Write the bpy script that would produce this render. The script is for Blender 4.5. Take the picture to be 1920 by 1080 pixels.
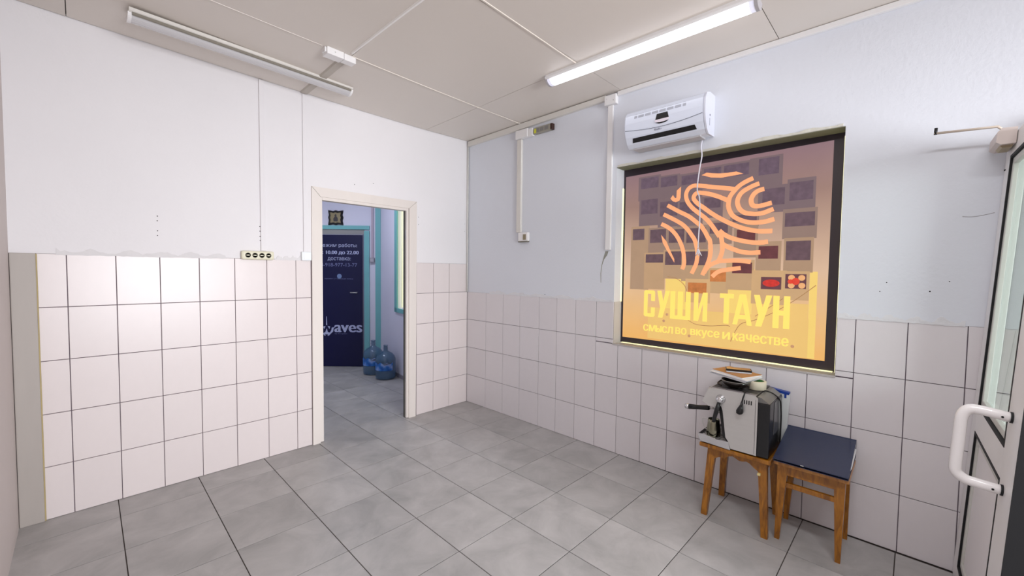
import bpy, bmesh, math, random, re
from mathutils import Vector, Matrix, Euler, geometry

for o in list(bpy.data.objects): bpy.data.objects.remove(o)
sc = bpy.context.scene

# ---------------------------------------------------------------- camera
cam = bpy.data.cameras.new('camera'); cam.sensor_width = 36; cam.lens = 777.28/1920*36; cam.clip_start = .05
co = bpy.data.objects.new('camera', cam); sc.collection.objects.link(co); sc.camera = co
RT = Vector((0.69286281, -0.7209743, 0.0117122)); UP = Vector((0.02259962, 0.03794755, 0.99902414)); FW_ = Vector((0.72071518, 0.69192199, -0.04258619))
mw = Matrix.Identity(4)
for i, v in enumerate((RT, UP, -FW_)):
    for k in range(3): mw[k][i] = v[k]
mw.translation = Vector((-2.90703667, -3.46305654, 1.44002437)); co.matrix_world = mw

# ---------------------------------------------------------------- light and exposure
w = bpy.data.worlds.new('world'); sc.world = w; w.use_nodes = True
w.node_tree.nodes['Background'].inputs[0].default_value = (.80, .88, 1, 1); w.node_tree.nodes['Background'].inputs[1].default_value = 1.0
def area(name, loc, rot, sx, sy, power, col):
    l = bpy.data.lights.new(name, 'AREA'); l.shape = 'RECTANGLE'; l.size = sx; l.size_y = sy; l.energy = power; l.color = col
    o = bpy.data.objects.new(name, l); sc.collection.objects.link(o); o.location = loc; o.rotation_euler = rot; return o
area('shopfront_daylight', (-1.7, -7.3, 1.35), (math.radians(89), 0, math.radians(-8)), 2.4, 1.9, 108, (.95, .965, 1)).data.spread = math.radians(85)          # the glazed shopfront behind the viewer
area('unseen_ceiling_fill', (-2.0, -3.75, 2.78), (0, 0, 0), .3, 1.2, 40, (.95, .965, 1))                            # unseen fill light added over the viewer to brighten door leaf and walls
area('back_room_fill', (-.9, 1.4, 2.76), (0, 0, 0), .3, .8, 19.0, (.86, .89, 1))  # unseen fill added to brighten the room beyond the doorway
LAMP = 5.2
SIGN = 1.27
sc.view_settings.view_transform = 'Standard'; sc.view_settings.look = 'None'; sc.view_settings.gamma = 1
sc.view_settings.use_curve_mapping = False; sc.view_settings.exposure = -.35
WALL = (230, 227, 229); TILE = (223, 213, 212); TILE_R = (226, 221, 224); CEIL = (224, 216, 208)
FLOOR_A = (158, 156, 155); FLOOR_B = (190, 187, 186)

# ---- measured outlines on the sign's plane, as (y, z) in metres
LOGO_STROKES = [[(-2.607, 1.994), (-2.533, 2.012), (-2.455, 2.029), (-2.384, 2.046), (-2.334, 2.053), (-2.297, 2.036), (-2.281, 1.997), (-2.292, 1.948), (-2.329, 1.897), (-2.381, 1.851), (-2.422, 1.815), (-2.459, 1.771), (-2.491, 1.723), (-2.516, 1.686)], [(-2.51, 1.721), (-2.523, 1.696), (-2.529, 1.665), (-2.535, 1.623), (-2.535, 1.587), (-2.526, 1.551), (-2.509, 1.511)], [(-2.42, 1.437), (-2.437, 1.467), (-2.461, 1.493), (-2.516, 1.518), (-2.56, 1.521), (-2.614, 1.523), (-2.667, 1.519), (-2.711, 1.513)], [(-2.567, 1.917), (-2.552, 1.93), (-2.502, 1.957), (-2.445, 1.981), (-2.4, 1.994), (-2.36, 2.0), (-2.34, 1.986), (-2.335, 1.966), (-2.347, 1.943), (-2.373, 1.917), (-2.403, 1.894), (-2.449, 1.856), (-2.493, 1.824), (-2.551, 1.787), (-2.607, 1.757), (-2.66, 1.733), (-2.714, 1.717), (-2.764, 1.708), (-2.826, 1.707)], [(-2.708, 2.053), (-2.663, 2.035), (-2.626, 2.013), (-2.595, 1.981), (-2.573, 1.949), (-2.566, 1.918), (-2.565, 1.886), (-2.576, 1.85), (-2.596, 1.819), (-2.633, 1.793), (-2.678, 1.774), (-2.724, 1.766), (-2.775, 1.767), (-2.802, 1.772), (-2.834, 1.781)], [(-2.744, 2.014), (-2.705, 2.002), (-2.665, 1.983), (-2.64, 1.964), (-2.625, 1.939), (-2.619, 1.912), (-2.623, 1.887), (-2.637, 1.858), (-2.666, 1.834), (-2.707, 1.824), (-2.738, 1.821), (-2.774, 1.825), (-2.797, 1.833), (-2.828, 1.844)], [(-2.773, 1.976), (-2.742, 1.969), (-2.718, 1.953), (-2.704, 1.93), (-2.7, 1.91), (-2.705, 1.886), (-2.718, 1.874), (-2.739, 1.87), (-2.769, 1.873), (-2.817, 1.884)], [(-2.147, 1.934), (-2.228, 1.884), (-2.306, 1.839), (-2.361, 1.793), (-2.392, 1.765), (-2.422, 1.719), (-2.439, 1.685), (-2.452, 1.666), (-2.459, 1.625), (-2.46, 1.574), (-2.453, 1.533), (-2.44, 1.493), (-2.427, 1.463), (-2.41, 1.422)], [(-2.119, 1.87), (-2.202, 1.824), (-2.262, 1.785), (-2.301, 1.745), (-2.332, 1.701), (-2.351, 1.67), (-2.364, 1.628), (-2.372, 1.587), (-2.372, 1.545), (-2.364, 1.496), (-2.336, 1.432)], [(-2.104, 1.8), (-2.164, 1.766), (-2.215, 1.715), (-2.25, 1.655), (-2.271, 1.597), (-2.28, 1.539), (-2.281, 1.5), (-2.269, 1.462)], [(-2.513, 1.728), (-2.537, 1.705), (-2.568, 1.684), (-2.609, 1.666), (-2.663, 1.65), (-2.716, 1.639), (-2.767, 1.636), (-2.804, 1.641)], [(-2.529, 1.641), (-2.57, 1.614), (-2.612, 1.595), (-2.652, 1.58), (-2.706, 1.572), (-2.764, 1.574)], [(-2.476, 1.412), (-2.501, 1.438), (-2.533, 1.454), (-2.575, 1.462), (-2.616, 1.468), (-2.653, 1.473)]]
LOGO_POLYS = [[(-2.385, 2.119), (-2.418, 2.132), (-2.458, 2.122), (-2.498, 2.114), (-2.554, 2.11), (-2.606, 2.111), (-2.649, 2.09), (-2.583, 2.086), (-2.513, 2.083), (-2.447, 2.095)], [(-2.244, 2.059), (-2.213, 2.034), (-2.212, 1.983), (-2.201, 1.981), (-2.186, 2.005), (-2.168, 1.981), (-2.185, 1.96), (-2.208, 1.951), (-2.234, 1.958), (-2.242, 1.979), (-2.243, 2.014)], [(-2.104, 1.72), (-2.147, 1.667), (-2.177, 1.599), (-2.209, 1.536), (-2.21, 1.51), (-2.178, 1.56), (-2.148, 1.607), (-2.118, 1.66)]]
SHEETS = [((-1.923, -2.08, 2.163, 1.997), (-1.933, -2.073, 2.159, 2.078), 0), ((-2.085, -2.223, 2.148, 1.981), (-2.091, -2.214, 2.145, 2.072), 0), ((-2.239, -2.383, 2.139, 1.974), (-2.245, -2.374, 2.133, 2.067), 0), ((-2.393, -2.52, 2.163, 2.031), (-2.399, -2.512, 2.158, 2.104), 0), ((-2.526, -2.686, 2.165, 2.011), (-2.529, -2.681, 2.16, 2.082), 0), ((-2.695, -2.859, 2.172, 1.995), (-2.737, -2.849, 2.169, 2.064), 0), ((-1.933, -2.075, 1.994, 1.804), (-1.938, -2.07, 1.993, 1.883), 0), ((-2.085, -2.226, 1.982, 1.784), (-2.091, -2.221, 1.963, 1.855), 0), ((-2.232, -2.39, 1.961, 1.757), (-2.237, -2.383, 1.946, 1.861), 0), ((-2.403, -2.52, 1.958, 1.828), (-2.407, -2.515, 1.956, 1.885), 0), ((-2.749, -2.893, 1.984, 1.833), (-2.764, -2.885, 1.974, 1.869), 0), ((-2.907, -3.031, 2.009, 1.835), (-2.909, -3.028, 1.996, 1.885), 0), ((-2.889, -3.044, 1.828, 1.663), (-2.891, -3.042, 1.812, 1.728), 0), ((-2.901, -3.032, 1.651, 1.457), (-2.902, -3.028, 1.639, 1.522), 0), ((-1.87, -2.003, 1.785, 1.313), (-1.874, -1.97, 1.773, 1.688), 0), ((-2.014, -2.148, 1.766, 1.583), (-2.018, -2.141, 1.761, 1.661), 0), ((-1.985, -2.13, 1.579, 1.319), (-1.986, -2.124, 1.575, 1.511), 0), ((-2.159, -2.282, 1.763, 1.607), (-2.162, -2.276, 1.753, 1.656), 0), ((-2.289, -2.43, 1.764, 1.595), (-2.292, -2.426, 1.754, 1.651), 0), ((-2.589, -2.739, 1.832, 1.753), (-2.593, -2.736, 1.822, 1.779), 0), ((-2.447, -2.583, 1.79, 1.645), (-2.45, -2.566, 1.781, 1.709), 0), ((-2.615, -2.737, 1.752, 1.552), (-2.622, -2.731, 1.726, 1.646), 4), ((-2.748, -2.868, 1.634, 1.456), (-2.753, -2.861, 1.613, 1.533), 4), ((-2.137, -2.266, 1.599, 1.402), (-2.14, -2.261, 1.593, 1.493), 0), ((-2.272, -2.447, 1.595, 1.387), (-2.274, -2.442, 1.589, 1.491), 0), ((-2.46, -2.569, 1.464, 1.308), (-2.462, -2.564, 1.458, 1.379), 1), ((-2.574, -2.723, 1.518, 1.337), (-2.601, -2.719, 1.508, 1.438), 4), ((-2.729, -2.901, 1.45, 1.253), (-2.773, -2.885, 1.417, 1.339), 2), ((-2.904, -3.018, 1.447, 1.288), (-2.905, -3.013, 1.437, 1.348), 3), ((-2.304, -2.456, 1.387, 1.236), (-2.313, -2.441, 1.368, 1.293), 1)]
YELLOW = [(-2.147, -2.304, 1.402, 1.168), (-2.574, -2.726, 1.339, 1.111), (-3.029, -3.067, 1.453, 0.917), (-2.016, -3.032, 1.171, 0.831), (-2.728, -3.027, 1.257, 1.132), (-2.728, -2.743, 1.465, 1.413)]
LET = [('С', -1.982, -2.07), ('У', -2.087, -2.183), ('Ш', -2.189, -2.336), ('И', -2.359, -2.451), ('Т', -2.531, -2.617), ('А', -2.614, -2.73), ('У', -2.737, -2.84), ('Н', -2.846, -2.936)]
CREASES = [[(-2.162, 1.406), (-2.226, 1.395), (-2.282, 1.354), (-2.306, 1.308)], [(-2.32, 1.097), (-2.377, 1.072), (-2.467, 1.07), (-2.57, 1.084), (-2.6, 1.08)], [(-2.606, 0.979), (-2.631, 1.047), (-2.668, 1.105), (-2.745, 1.136), (-2.848, 1.193), (-2.958, 1.277), (-3.061, 1.372)], [(-2.747, 1.161), (-2.818, 1.218), (-2.896, 1.284)]]

# ---------------------------------------------------------------- helpers
COL = bpy.context.scene.collection
PI = math.pi
rng = random.Random(7)

def lin(c):
    return tuple((v/255/12.92) if v/255 <= .04045 else ((v/255+.055)/1.055)**2.4 for v in c)

def mat(name, rgb, rough=.5, metal=0, trans=0, emit=None, es=0, noise=0, nscale=6, bump=0, bscale=40, rand=0, coat=0, spec=None, alpha=1, ior=None, stretch=None):
    """procedural material: colour with soft object-space mottling, fine bump, per-object variation"""
    m = bpy.data.materials.new(name); m.use_nodes = True
    nt = m.node_tree; N = nt.nodes; L = nt.links
    b = N['Principled BSDF']; c = lin(rgb)
    b.inputs['Base Color'].default_value = (*c, 1)
    b.inputs['Roughness'].default_value = rough
    b.inputs['Metallic'].default_value = metal
    b.inputs['Transmission Weight'].default_value = trans
    b.inputs['Coat Weight'].default_value = coat
    b.inputs['Alpha'].default_value = alpha
    if spec is not None: b.inputs['Specular IOR Level'].default_value = spec
    if ior: b.inputs['IOR'].default_value = ior
    if emit: b.inputs['Emission Color'].default_value = (*lin(emit), 1); b.inputs['Emission Strength'].default_value = es
    out = None
    tc = N.new('ShaderNodeTexCoord'); mp = N.new('ShaderNodeMapping'); L.new(tc.outputs['Object'], mp.inputs['Vector'])
    if stretch: mp.inputs['Scale'].default_value = stretch
    if rand:
        oi = N.new('ShaderNodeObjectInfo'); ad = N.new('ShaderNodeVectorMath'); ad.operation = 'SCALE'
        cx = N.new('ShaderNodeCombineXYZ'); L.new(oi.outputs['Random'], cx.inputs[0]); L.new(oi.outputs['Random'], cx.inputs[1])
        L.new(cx.outputs[0], ad.inputs[0]); ad.inputs['Scale'].default_value = 37
        L.new(ad.outputs[0], mp.inputs['Location'])
    if noise or rand:
        mr = N.new('ShaderNodeMath'); mr.operation = 'ADD'; mr.inputs[0].default_value = 1
        val = mr
        if noise:
            n = N.new('ShaderNodeTexNoise'); n.inputs['Scale'].default_value = nscale; n.inputs['Detail'].default_value = 6; n.inputs['Roughness'].default_value = .6
            L.new(mp.outputs[0], n.inputs['Vector'])
            q = N.new('ShaderNodeMath'); q.operation = 'MULTIPLY_ADD'; L.new(n.outputs['Fac'], q.inputs[0]); q.inputs[1].default_value = 2*noise; q.inputs[2].default_value = -noise
            L.new(q.outputs[0], mr.inputs[1])
        if rand:
            q = N.new('ShaderNodeMath'); q.operation = 'MULTIPLY_ADD'; L.new(oi.outputs['Random'], q.inputs[0]); q.inputs[1].default_value = 2*rand; q.inputs[2].default_value = -rand
            a2 = N.new('ShaderNodeMath'); a2.operation = 'ADD'; L.new(mr.outputs[0], a2.inputs[0]); L.new(q.outputs[0], a2.inputs[1]); val = a2
        s = N.new('ShaderNodeVectorMath'); s.operation = 'SCALE'; s.inputs[0].default_value = c; L.new(val.outputs[0], s.inputs['Scale'])
        L.new(s.outputs[0], b.inputs['Base Color'])
    if bump:
        n = N.new('ShaderNodeTexNoise'); n.inputs['Scale'].default_value = bscale; n.inputs['Detail'].default_value = 4
        L.new(mp.outputs[0], n.inputs['Vector'])
        bp = N.new('ShaderNodeBump'); bp.inputs['Strength'].default_value = bump; bp.inputs['Distance'].default_value = .01
        L.new(n.outputs['Fac'], bp.inputs['Height']); L.new(bp.outputs[0], b.inputs['Normal'])
    return m

class MB:
    """collects shapes, builds ONE mesh object"""
    def __init__(s): s.v = []; s.f = []; s.mi = []; s.cur = 0; s.sm = []
    def add(s, vs, fs, smooth=False):
        o = len(s.v); s.v += [tuple(v) for v in vs]
        for f in fs: s.f.append([i+o for i in f]); s.mi.append(s.cur); s.sm.append(smooth)
        return s
    def box(s, x0, x1, y0, y1, z0, z1, b=0):
        x0, x1 = sorted((x0, x1)); y0, y1 = sorted((y0, y1)); z0, z1 = sorted((z0, z1))
        if b <= 0:
            vs = [(x, y, z) for z in (z0, z1) for x, y in ((x0, y0), (x1, y0), (x1, y1), (x0, y1))]
            return s.add(vs, [(3, 2, 1, 0), (4, 5, 6, 7), (0, 1, 5, 4), (1, 2, 6, 5), (2, 3, 7, 6), (3, 0, 4, 7)])
        b = min(b, (x1-x0)*.49, (y1-y0)*.49, (z1-z0)*.49)
        bm = bmesh.new(); bmesh.ops.create_cube(bm, size=1)
        for v in bm.verts: v.co = ((x0+x1)/2+v.co.x*(x1-x0), (y0+y1)/2+v.co.y*(y1-y0), (z0+z1)/2+v.co.z*(z1-z0))
        bmesh.ops.bevel(bm, geom=bm.edges[:], offset=b, segments=2, affect='EDGES', profile=.6)
        bm.verts.index_update()
        s.add([v.co[:] for v in bm.verts], [[v.index for v in f.verts] for f in bm.faces]); bm.free(); return s
    def prism(s, pts, axis, a, b_):
        """polygon pts (2D, in the other two axes in x,y,z order) extruded along axis from a to b"""
        n = len(pts)
        def P(p, t): q = list(p); q.insert(axis, t); return q
        vs = [P(p, a) for p in pts]+[P(p, b_) for p in pts]
        fs = [list(range(n))[::-1], list(range(n, 2*n))]+[(i, (i+1) % n, n+(i+1) % n, n+i) for i in range(n)]
        return s.add(vs, fs)
    def tube(s, pts, r, n=10, cap=True, smooth=True):
        pts = [Vector(p) for p in pts]; rr = r if isinstance(r, (list, tuple)) else [r]*len(pts)
        t = (pts[1]-pts[0]).normalized(); u = t.orthogonal().normalized(); vs = []; fs = []
        for i, p in enumerate(pts):
            if 0 < i < len(pts)-1: t2 = ((pts[i+1]-p).normalized()+(p-pts[i-1]).normalized()).normalized()
            elif i == 0: t2 = (pts[1]-p).normalized()
            else: t2 = (p-pts[i-1]).normalized()
            u = (u-t2*u.dot(t2)).normalized(); w = t2.cross(u)
            for k in range(n):
                a = 2*PI*k/n; vs.append(p+rr[i]*(math.cos(a)*u+math.sin(a)*w))
        for i in range(len(pts)-1):
            for k in range(n): fs.append((i*n+k, i*n+(k+1) % n, (i+1)*n+(k+1) % n, (i+1)*n+k))
        s.add(vs, fs, smooth)
        if cap: 
            m = len(pts)-1
            s.add(vs[:n], [list(range(n))[::-1]]); s.add(vs[m*n:], [list(range(n))])
        return s
    def lathe(s, prof, c, n=28, axis=2, smooth=True, close=False):
        """prof: (radius, height) list around axis through c"""
        vs = []; fs = []
        for r, h in prof:
            for k in range(n):
                a = 2*PI*k/n; p = [r*math.cos(a), r*math.sin(a)]; p.insert(axis, h); vs.append((c[0]+p[0], c[1]+p[1], c[2]+p[2]))
        m = len(prof)
        for i in range(m-1 if not close else m):
            for k in range(n):
                j = (i+1) % m; f = (i*n+k, i*n+(k+1) % n, j*n+(k+1) % n, j*n+k)
                fs.append(f if axis != 1 else f[::-1])
        if not close:
            if prof[0][0] > 1e-5: fs.append(list(range(n))[::-1])
            if prof[-1][0] > 1e-5: fs.append([(m-1)*n+k for k in range(n)])
        return s.add(vs, fs, smooth)
    def ribbon(s, pts, w, x, th=.0006):
        """flat strip of width w along 2D pts (y,z) lying on the plane x"""
        P = [Vector(p) for p in smoothline(pts)]
        L_ = []; R_ = []
        for i, p in enumerate(P):
            t = (P[min(i+1, len(P)-1)]-P[max(i-1, 0)]).normalized(); n = Vector((-t.y, t.x))
            L_.append(p+n*w/2); R_.append(p-n*w/2)
        n = len(P); vs = [(x, q.x, q.y) for q in L_]+[(x, q.x, q.y) for q in R_]+[(x+th, q.x, q.y) for q in L_]+[(x+th, q.x, q.y) for q in R_]
        fs = []
        for i in range(n-1):
            fs += [(i, i+1, n+i+1, n+i), (2*n+i, 3*n+i, 3*n+i+1, 2*n+i+1), (i, 2*n+i, 2*n+i+1, i+1), (n+i, n+i+1, 3*n+i+1, 3*n+i)]
        return s.add(vs, fs)
    def build(s, name, m, parent=None, flip=True):
        me = bpy.data.meshes.new(name); me.from_pydata(s.v, [], s.f)
        for mm in (m if isinstance(m, (list, tuple)) else [m]): me.materials.append(mm)
        me.polygons.foreach_set('material_index', s.mi); me.polygons.foreach_set('use_smooth', s.sm)
        bm = bmesh.new(); bm.from_mesh(me); bmesh.ops.remove_doubles(bm, verts=bm.verts, dist=1e-6); bmesh.ops.recalc_face_normals(bm, faces=bm.faces); bm.to_mesh(me); bm.free()
        o = bpy.data.objects.new(name, me); COL.objects.link(o)
        if parent: o.parent = parent
        return o

def smoothline(pts, k=5):
    P = [Vector(p) for p in pts]; out = []
    for i in range(len(P)-1):
        p0, p1, p2, p3 = P[max(i-1, 0)], P[i], P[i+1], P[min(i+2, len(P)-1)]
        for j in range(k):
            t = j/k; out.append(.5*((2*p1)+(p2-p0)*t+(2*p0-5*p1+4*p2-p3)*t*t+(3*p1-p0-3*p2+p3)*t**3))
    out.append(P[-1]); return out

def tag(o, label=None, cat=None, group=None, kind=None):
    for k, v in (('label', label), ('category', cat), ('group', group), ('kind', kind)):
        if v: o[k] = v
    return o
def empty(name, loc=(0, 0, 0), rz=0, rx=0):
    o = bpy.data.objects.new(name, None); COL.objects.link(o); o.location = loc; o.rotation_euler = (rx, 0, rz); o.empty_display_size = .1
    return o
def thing(name, label, cat, loc=(0, 0, 0), rz=0, group=None, rx=0): return tag(empty(name, loc, rz, rx), label, cat, group)
def struct(o): o['kind'] = 'structure'; return o
def inst(src, name, parent, loc=(0, 0, 0), scale=(1, 1, 1), rot=(0, 0, 0)):
    o = bpy.data.objects.new(name, src.data if hasattr(src, 'data') else src); COL.objects.link(o); o.parent = parent
    o.location = loc; o.scale = scale; o.rotation_euler = rot; return o

def glyphs(txt):
    """outline of the built-in typeface, filled here loop by loop (outer contours with their holes)"""
    cu = bpy.data.curves.new('t', 'FONT'); cu.body = txt; cu.size = 1; cu.resolution_u = 4; cu.fill_mode = 'NONE'
    o = bpy.data.objects.new('t', cu); COL.objects.link(o)
    dg = bpy.context.evaluated_depsgraph_get(); dg.update()
    src = bpy.data.meshes.new_from_object(o.evaluated_get(dg)); bpy.data.objects.remove(o)
    nb_ = {}
    for e in src.edges: nb_.setdefault(e.vertices[0], []).append(e.vertices[1]); nb_.setdefault(e.vertices[1], []).append(e.vertices[0])
    seen = set(); loops = []
    for s0 in nb_:
        if s0 in seen: continue
        lp_ = [s0]; seen.add(s0); cur = s0
        while True:
            nx = [q for q in nb_[cur] if q not in seen]
            if not nx: break
            cur = nx[0]; seen.add(cur); lp_.append(cur)
        pts = [src.vertices[k].co.xy for k in lp_]; out = []
        for p in pts:
            if not out or (p-out[-1]).length > 1e-4: out.append(p.copy())
        if len(out) > 2 and (out[0]-out[-1]).length < 1e-4: out.pop()
        if len(out) > 2: loops.append(out)
    def inside(p, l):
        r = False
        for a, c in zip(l, l[1:]+l[:1]):
            if (a.y > p.y) != (c.y > p.y) and p.x < (c.x-a.x)*(p.y-a.y)/(c.y-a.y)+a.x: r = not r
        return r
    depth = [sum(inside(l[0], h) for h in loops if h is not l) for l in loops]
    vs = []; fs = []
    for l, dl_ in zip(loops, depth):
        if dl_ % 2: continue
        holes = [h for h, dh in zip(loops, depth) if dh == dl_+1 and inside(h[0], l)]
        polys = [[Vector((p.x, p.y, 0)) for p in q] for q in [l]+holes]
        base = len(vs); vs += [tuple(p) for q in polys for p in q]
        fs += [[base+k for k in t] for t in geometry.tessellate_polygon(polys)]
    return vs, fs
def text_mesh(txt, bold=0.0):
    # the small letter yeru is drawn from the capital at x-height
    vs = []; fs = []; x = 0
    for k, part in enumerate(re.split('(ы)', txt)):
        if not part: continue
        v, f = glyphs('Ы' if part == 'ы' else part)
        s = .74 if part == 'ы' else 1; lo = min(p[0] for p in v)
        o_ = len(vs); vs += [((p[0]-lo)*s+x, p[1]*s, 0) for p in v]; fs += [[i+o_ for i in q] for q in f]
        x = max(p[0] for p in vs)+.075
    me = bpy.data.meshes.new('lettering'); me.from_pydata(vs, [], fs); me.update()
    xs = [v[0] for v in vs]; ys = [v[1] for v in vs]
    return me, min(xs), max(xs), min(ys), max(ys)
def put_text(txt, name, m, parent, frame, x0, x1, z0, z1, bold=0.0, base=None):
    """flat lettering scaled into the box x0..x1 / z0..z1 of a plane; frame(x,z,d) maps plane coords to the parent's space"""
    me, a, b, c, d = text_mesh(txt, 0)
    for v in me.vertices:
        u = x0+(v.co.x-a)/(b-a)*(x1-x0); w = z0+(v.co.y-c)/(d-c)*(z1-z0)
        v.co = frame(u, w, .0008 if v.co.z > 0 else 0)
    if bold:                                  # heavier weight: the outline repeated a hair to each side
        bm = bmesh.new(); bm.from_mesh(me); base = bm.verts[:]; sgn = 1 if x1 > x0 else -1; k = bold*(z1-z0)
        for q in (-1, -.5, .5, 1):
            dq = Vector(frame(x0, z0, .0003*(q+1.5)))-Vector(frame(x0, z0, 0))
            r = bmesh.ops.duplicate(bm, geom=bm.faces[:len(me.polygons)]+bm.edges[:len(me.edges)]+bm.verts[:len(me.vertices)])
            off = Vector(frame(x0+q*k, z0, 0))-Vector(frame(x0, z0, 0))
            for g_ in r['geom']:
                if isinstance(g_, bmesh.types.BMVert): g_.co += off+dq
        bm.to_mesh(me); bm.free()
    me.materials.clear(); me.materials.append(m)
    o = bpy.data.objects.new(name, me); COL.objects.link(o); o.parent = parent; return o

# ---------------------------------------------------------------- materials
M = {}
M['plaster'] = mat('wall_plaster', WALL, .75, noise=.035, nscale=1.6, bump=.10, bscale=55)
M['plaster_cool'] = mat('wall_plaster_cool', (224, 227, 235), .75, noise=.03, nscale=1.4, bump=.12, bscale=50)
M['grout'] = mat('tile_grout', (108, 95, 105), .9, noise=.25, nscale=9)
M['tile'] = mat('ceramic_tile', TILE, .30, noise=.02, nscale=5, rand=.018, bump=.015, bscale=90)
M['tile_r'] = mat('ceramic_tile_right', TILE_R, .30, noise=.02, nscale=5, rand=.018, bump=.015, bscale=90)
M['fgrout'] = mat('floor_grout', (74, 66, 63), .95, noise=.35, nscale=7)
M['ceil'] = mat('ceiling_sheet', CEIL, .42, noise=.03, nscale=1.2, rand=.02)
M['seam'] = mat('ceiling_gap', (90, 84, 78), .9)
M['pvc'] = mat('white_pvc', (238, 236, 236), .35, noise=.02, nscale=9)
M['pvc2'] = mat('aged_white_plastic', (222, 218, 212), .45, noise=.04, nscale=12)
M['paintwood'] = mat('painted_casing', (224, 216, 210), .5, noise=.06, nscale=7, stretch=(1, 1, .2), bump=.06)
M['black'] = mat('black_plastic', (16, 16, 18), .35)
M['rubber'] = mat('black_gasket', (18, 18, 22), .7)
M['dark'] = mat('dark_void', (12, 12, 12), .9)
M['steel'] = mat('brushed_steel', (208, 206, 204), .33, metal=.45, noise=.05, nscale=8, bump=.03, bscale=120, stretch=(1, 1, 8))
M['chrome'] = mat('chrome', (225, 225, 228), .12, metal=1)
M['wood'] = None
M['navy'] = mat('navy_leatherette', (32, 44, 76), .34, noise=.08, nscale=30, bump=.10, bscale=300, coat=.2)
M['white'] = mat('white_paper', (238, 238, 240), .7)

def floor_mat():
    m = bpy.data.materials.new('floor_tile'); m.use_nodes = True; nt = m.node_tree; N = nt.nodes; L = nt.links; b = N['Principled BSDF']
    tc = N.new('ShaderNodeTexCoord'); mp = N.new('ShaderNodeMapping'); L.new(tc.outputs['Object'], mp.inputs[0])
    oi = N.new('ShaderNodeObjectInfo'); cx = N.new('ShaderNodeCombineXYZ')
    for i in range(3): L.new(oi.outputs['Random'], cx.inputs[i])
    sc = N.new('ShaderNodeVectorMath'); sc.operation = 'SCALE'; sc.inputs['Scale'].default_value = 51; L.new(cx.outputs[0], sc.inputs[0]); L.new(sc.outputs[0], mp.inputs['Location'])
    n = N.new('ShaderNodeTexNoise'); n.inputs['Scale'].default_value = 4.0; n.inputs['Detail'].default_value = 10; n.inputs['Roughness'].default_value = .62; n.inputs['Distortion'].default_value = .6; L.new(mp.outputs[0], n.inputs[0])
    r = N.new('ShaderNodeValToRGB'); L.new(n.outputs['Fac'], r.inputs[0])
    r.color_ramp.elements[0].position = .30; r.color_ramp.elements[0].color = (*lin(FLOOR_A), 1)
    r.color_ramp.elements[1].position = .72; r.color_ramp.elements[1].color = (*lin(FLOOR_B), 1)
    q = N.new('ShaderNodeMath'); q.operation = 'MULTIPLY_ADD'; L.new(oi.outputs['Random'], q.inputs[0]); q.inputs[1].default_value = .10; q.inputs[2].default_value = .95
    s = N.new('ShaderNodeVectorMath'); s.operation = 'SCALE'; L.new(r.outputs[0], s.inputs[0]); L.new(q.outputs[0], s.inputs['Scale']); L.new(s.outputs[0], b.inputs['Base Color'])
    rr = N.new('ShaderNodeMath'); rr.operation = 'MULTIPLY_ADD'; L.new(n.outputs['Fac'], rr.inputs[0]); rr.inputs[1].default_value = .25; rr.inputs[2].default_value = .30; L.new(rr.outputs[0], b.inputs['Roughness'])
    bp = N.new('ShaderNodeBump'); bp.inputs['Strength'].default_value = .08; bp.inputs['Distance'].default_value = .01; L.new(n.outputs['Fac'], bp.inputs['Height']); L.new(bp.outputs[0], b.inputs['Normal'])
    return m
M['floor'] = floor_mat()

def wood_mat(name, a, b_):
    m = bpy.data.materials.new(name); m.use_nodes = True; nt = m.node_tree; N = nt.nodes; L = nt.links; b = N['Principled BSDF']
    tc = N.new('ShaderNodeTexCoord'); mp = N.new('ShaderNodeMapping'); mp.inputs['Scale'].default_value = (14, 14, 3); L.new(tc.outputs['Object'], mp.inputs[0])
    n = N.new('ShaderNodeTexNoise'); n.inputs['Scale'].default_value = 3; n.inputs['Detail'].default_value = 5; n.inputs['Distortion'].default_value = 1.2; L.new(mp.outputs[0], n.inputs[0])
    r = N.new('ShaderNodeValToRGB'); L.new(n.outputs['Fac'], r.inputs[0]); r.color_ramp.elements[0].position = .3; r.color_ramp.elements[0].color = (*lin(a), 1); r.color_ramp.elements[1].position = .7; r.color_ramp.elements[1].color = (*lin(b_), 1)
    L.new(r.outputs[0], b.inputs['Base Color']); b.inputs['Roughness'].default_value = .32; b.inputs['Coat Weight'].default_value = .25
    return m
M['wood'] = wood_mat('varnished_wood', (118, 70, 10), (180, 116, 26))
M['wood2'] = wood_mat('varnished_wood_light', (150, 94, 34), (190, 132, 64))

# ---------------------------------------------------------------- floor
fl = struct(MB().box(-4.2, 1.2, -7.6, 3.9, -.12, -.004).build('floor', M['fgrout']))
OX, OY, T, FR = -2.7817, -.2432, .3992, -.00847
g = .0044/2
def chamfer_plate(w, h, t, c, axis):
    """plate 0..w x 0..h, thickness t, chamfered visible face (on the -t side closed)"""
    a = [(0, 0), (w, 0), (w, h), (0, h)]; b = [(c, c), (w-c, c), (w-c, h-c), (c, h-c)]
    def P(p, d): q = list(p); q.insert(axis, d); return q
    vs = [P(p, t) for p in a]+[P(p, c) for p in a]+[P(p, 0) for p in b]
    fs = [(i, (i+1) % 4, 4+(i+1) % 4, 4+i) for i in range(4)]+[(4+i, 4+(i+1) % 4, 8+(i+1) % 4, 8+i) for i in range(4)]+[(8, 9, 10, 11)]
    return vs, fs
vs, fs = chamfer_plate(T-2*g, T-2*g, -.01, .0008, 2)
vs = [(x, y, z if z < -.005 else (0 if z == 0 else -.0008)) for x, y, z in vs]
ftile = MB().add(vs, fs).build('floor_tile', M['floor'], fl)
first = True
c_, s_ = math.cos(FR), math.sin(FR)
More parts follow.
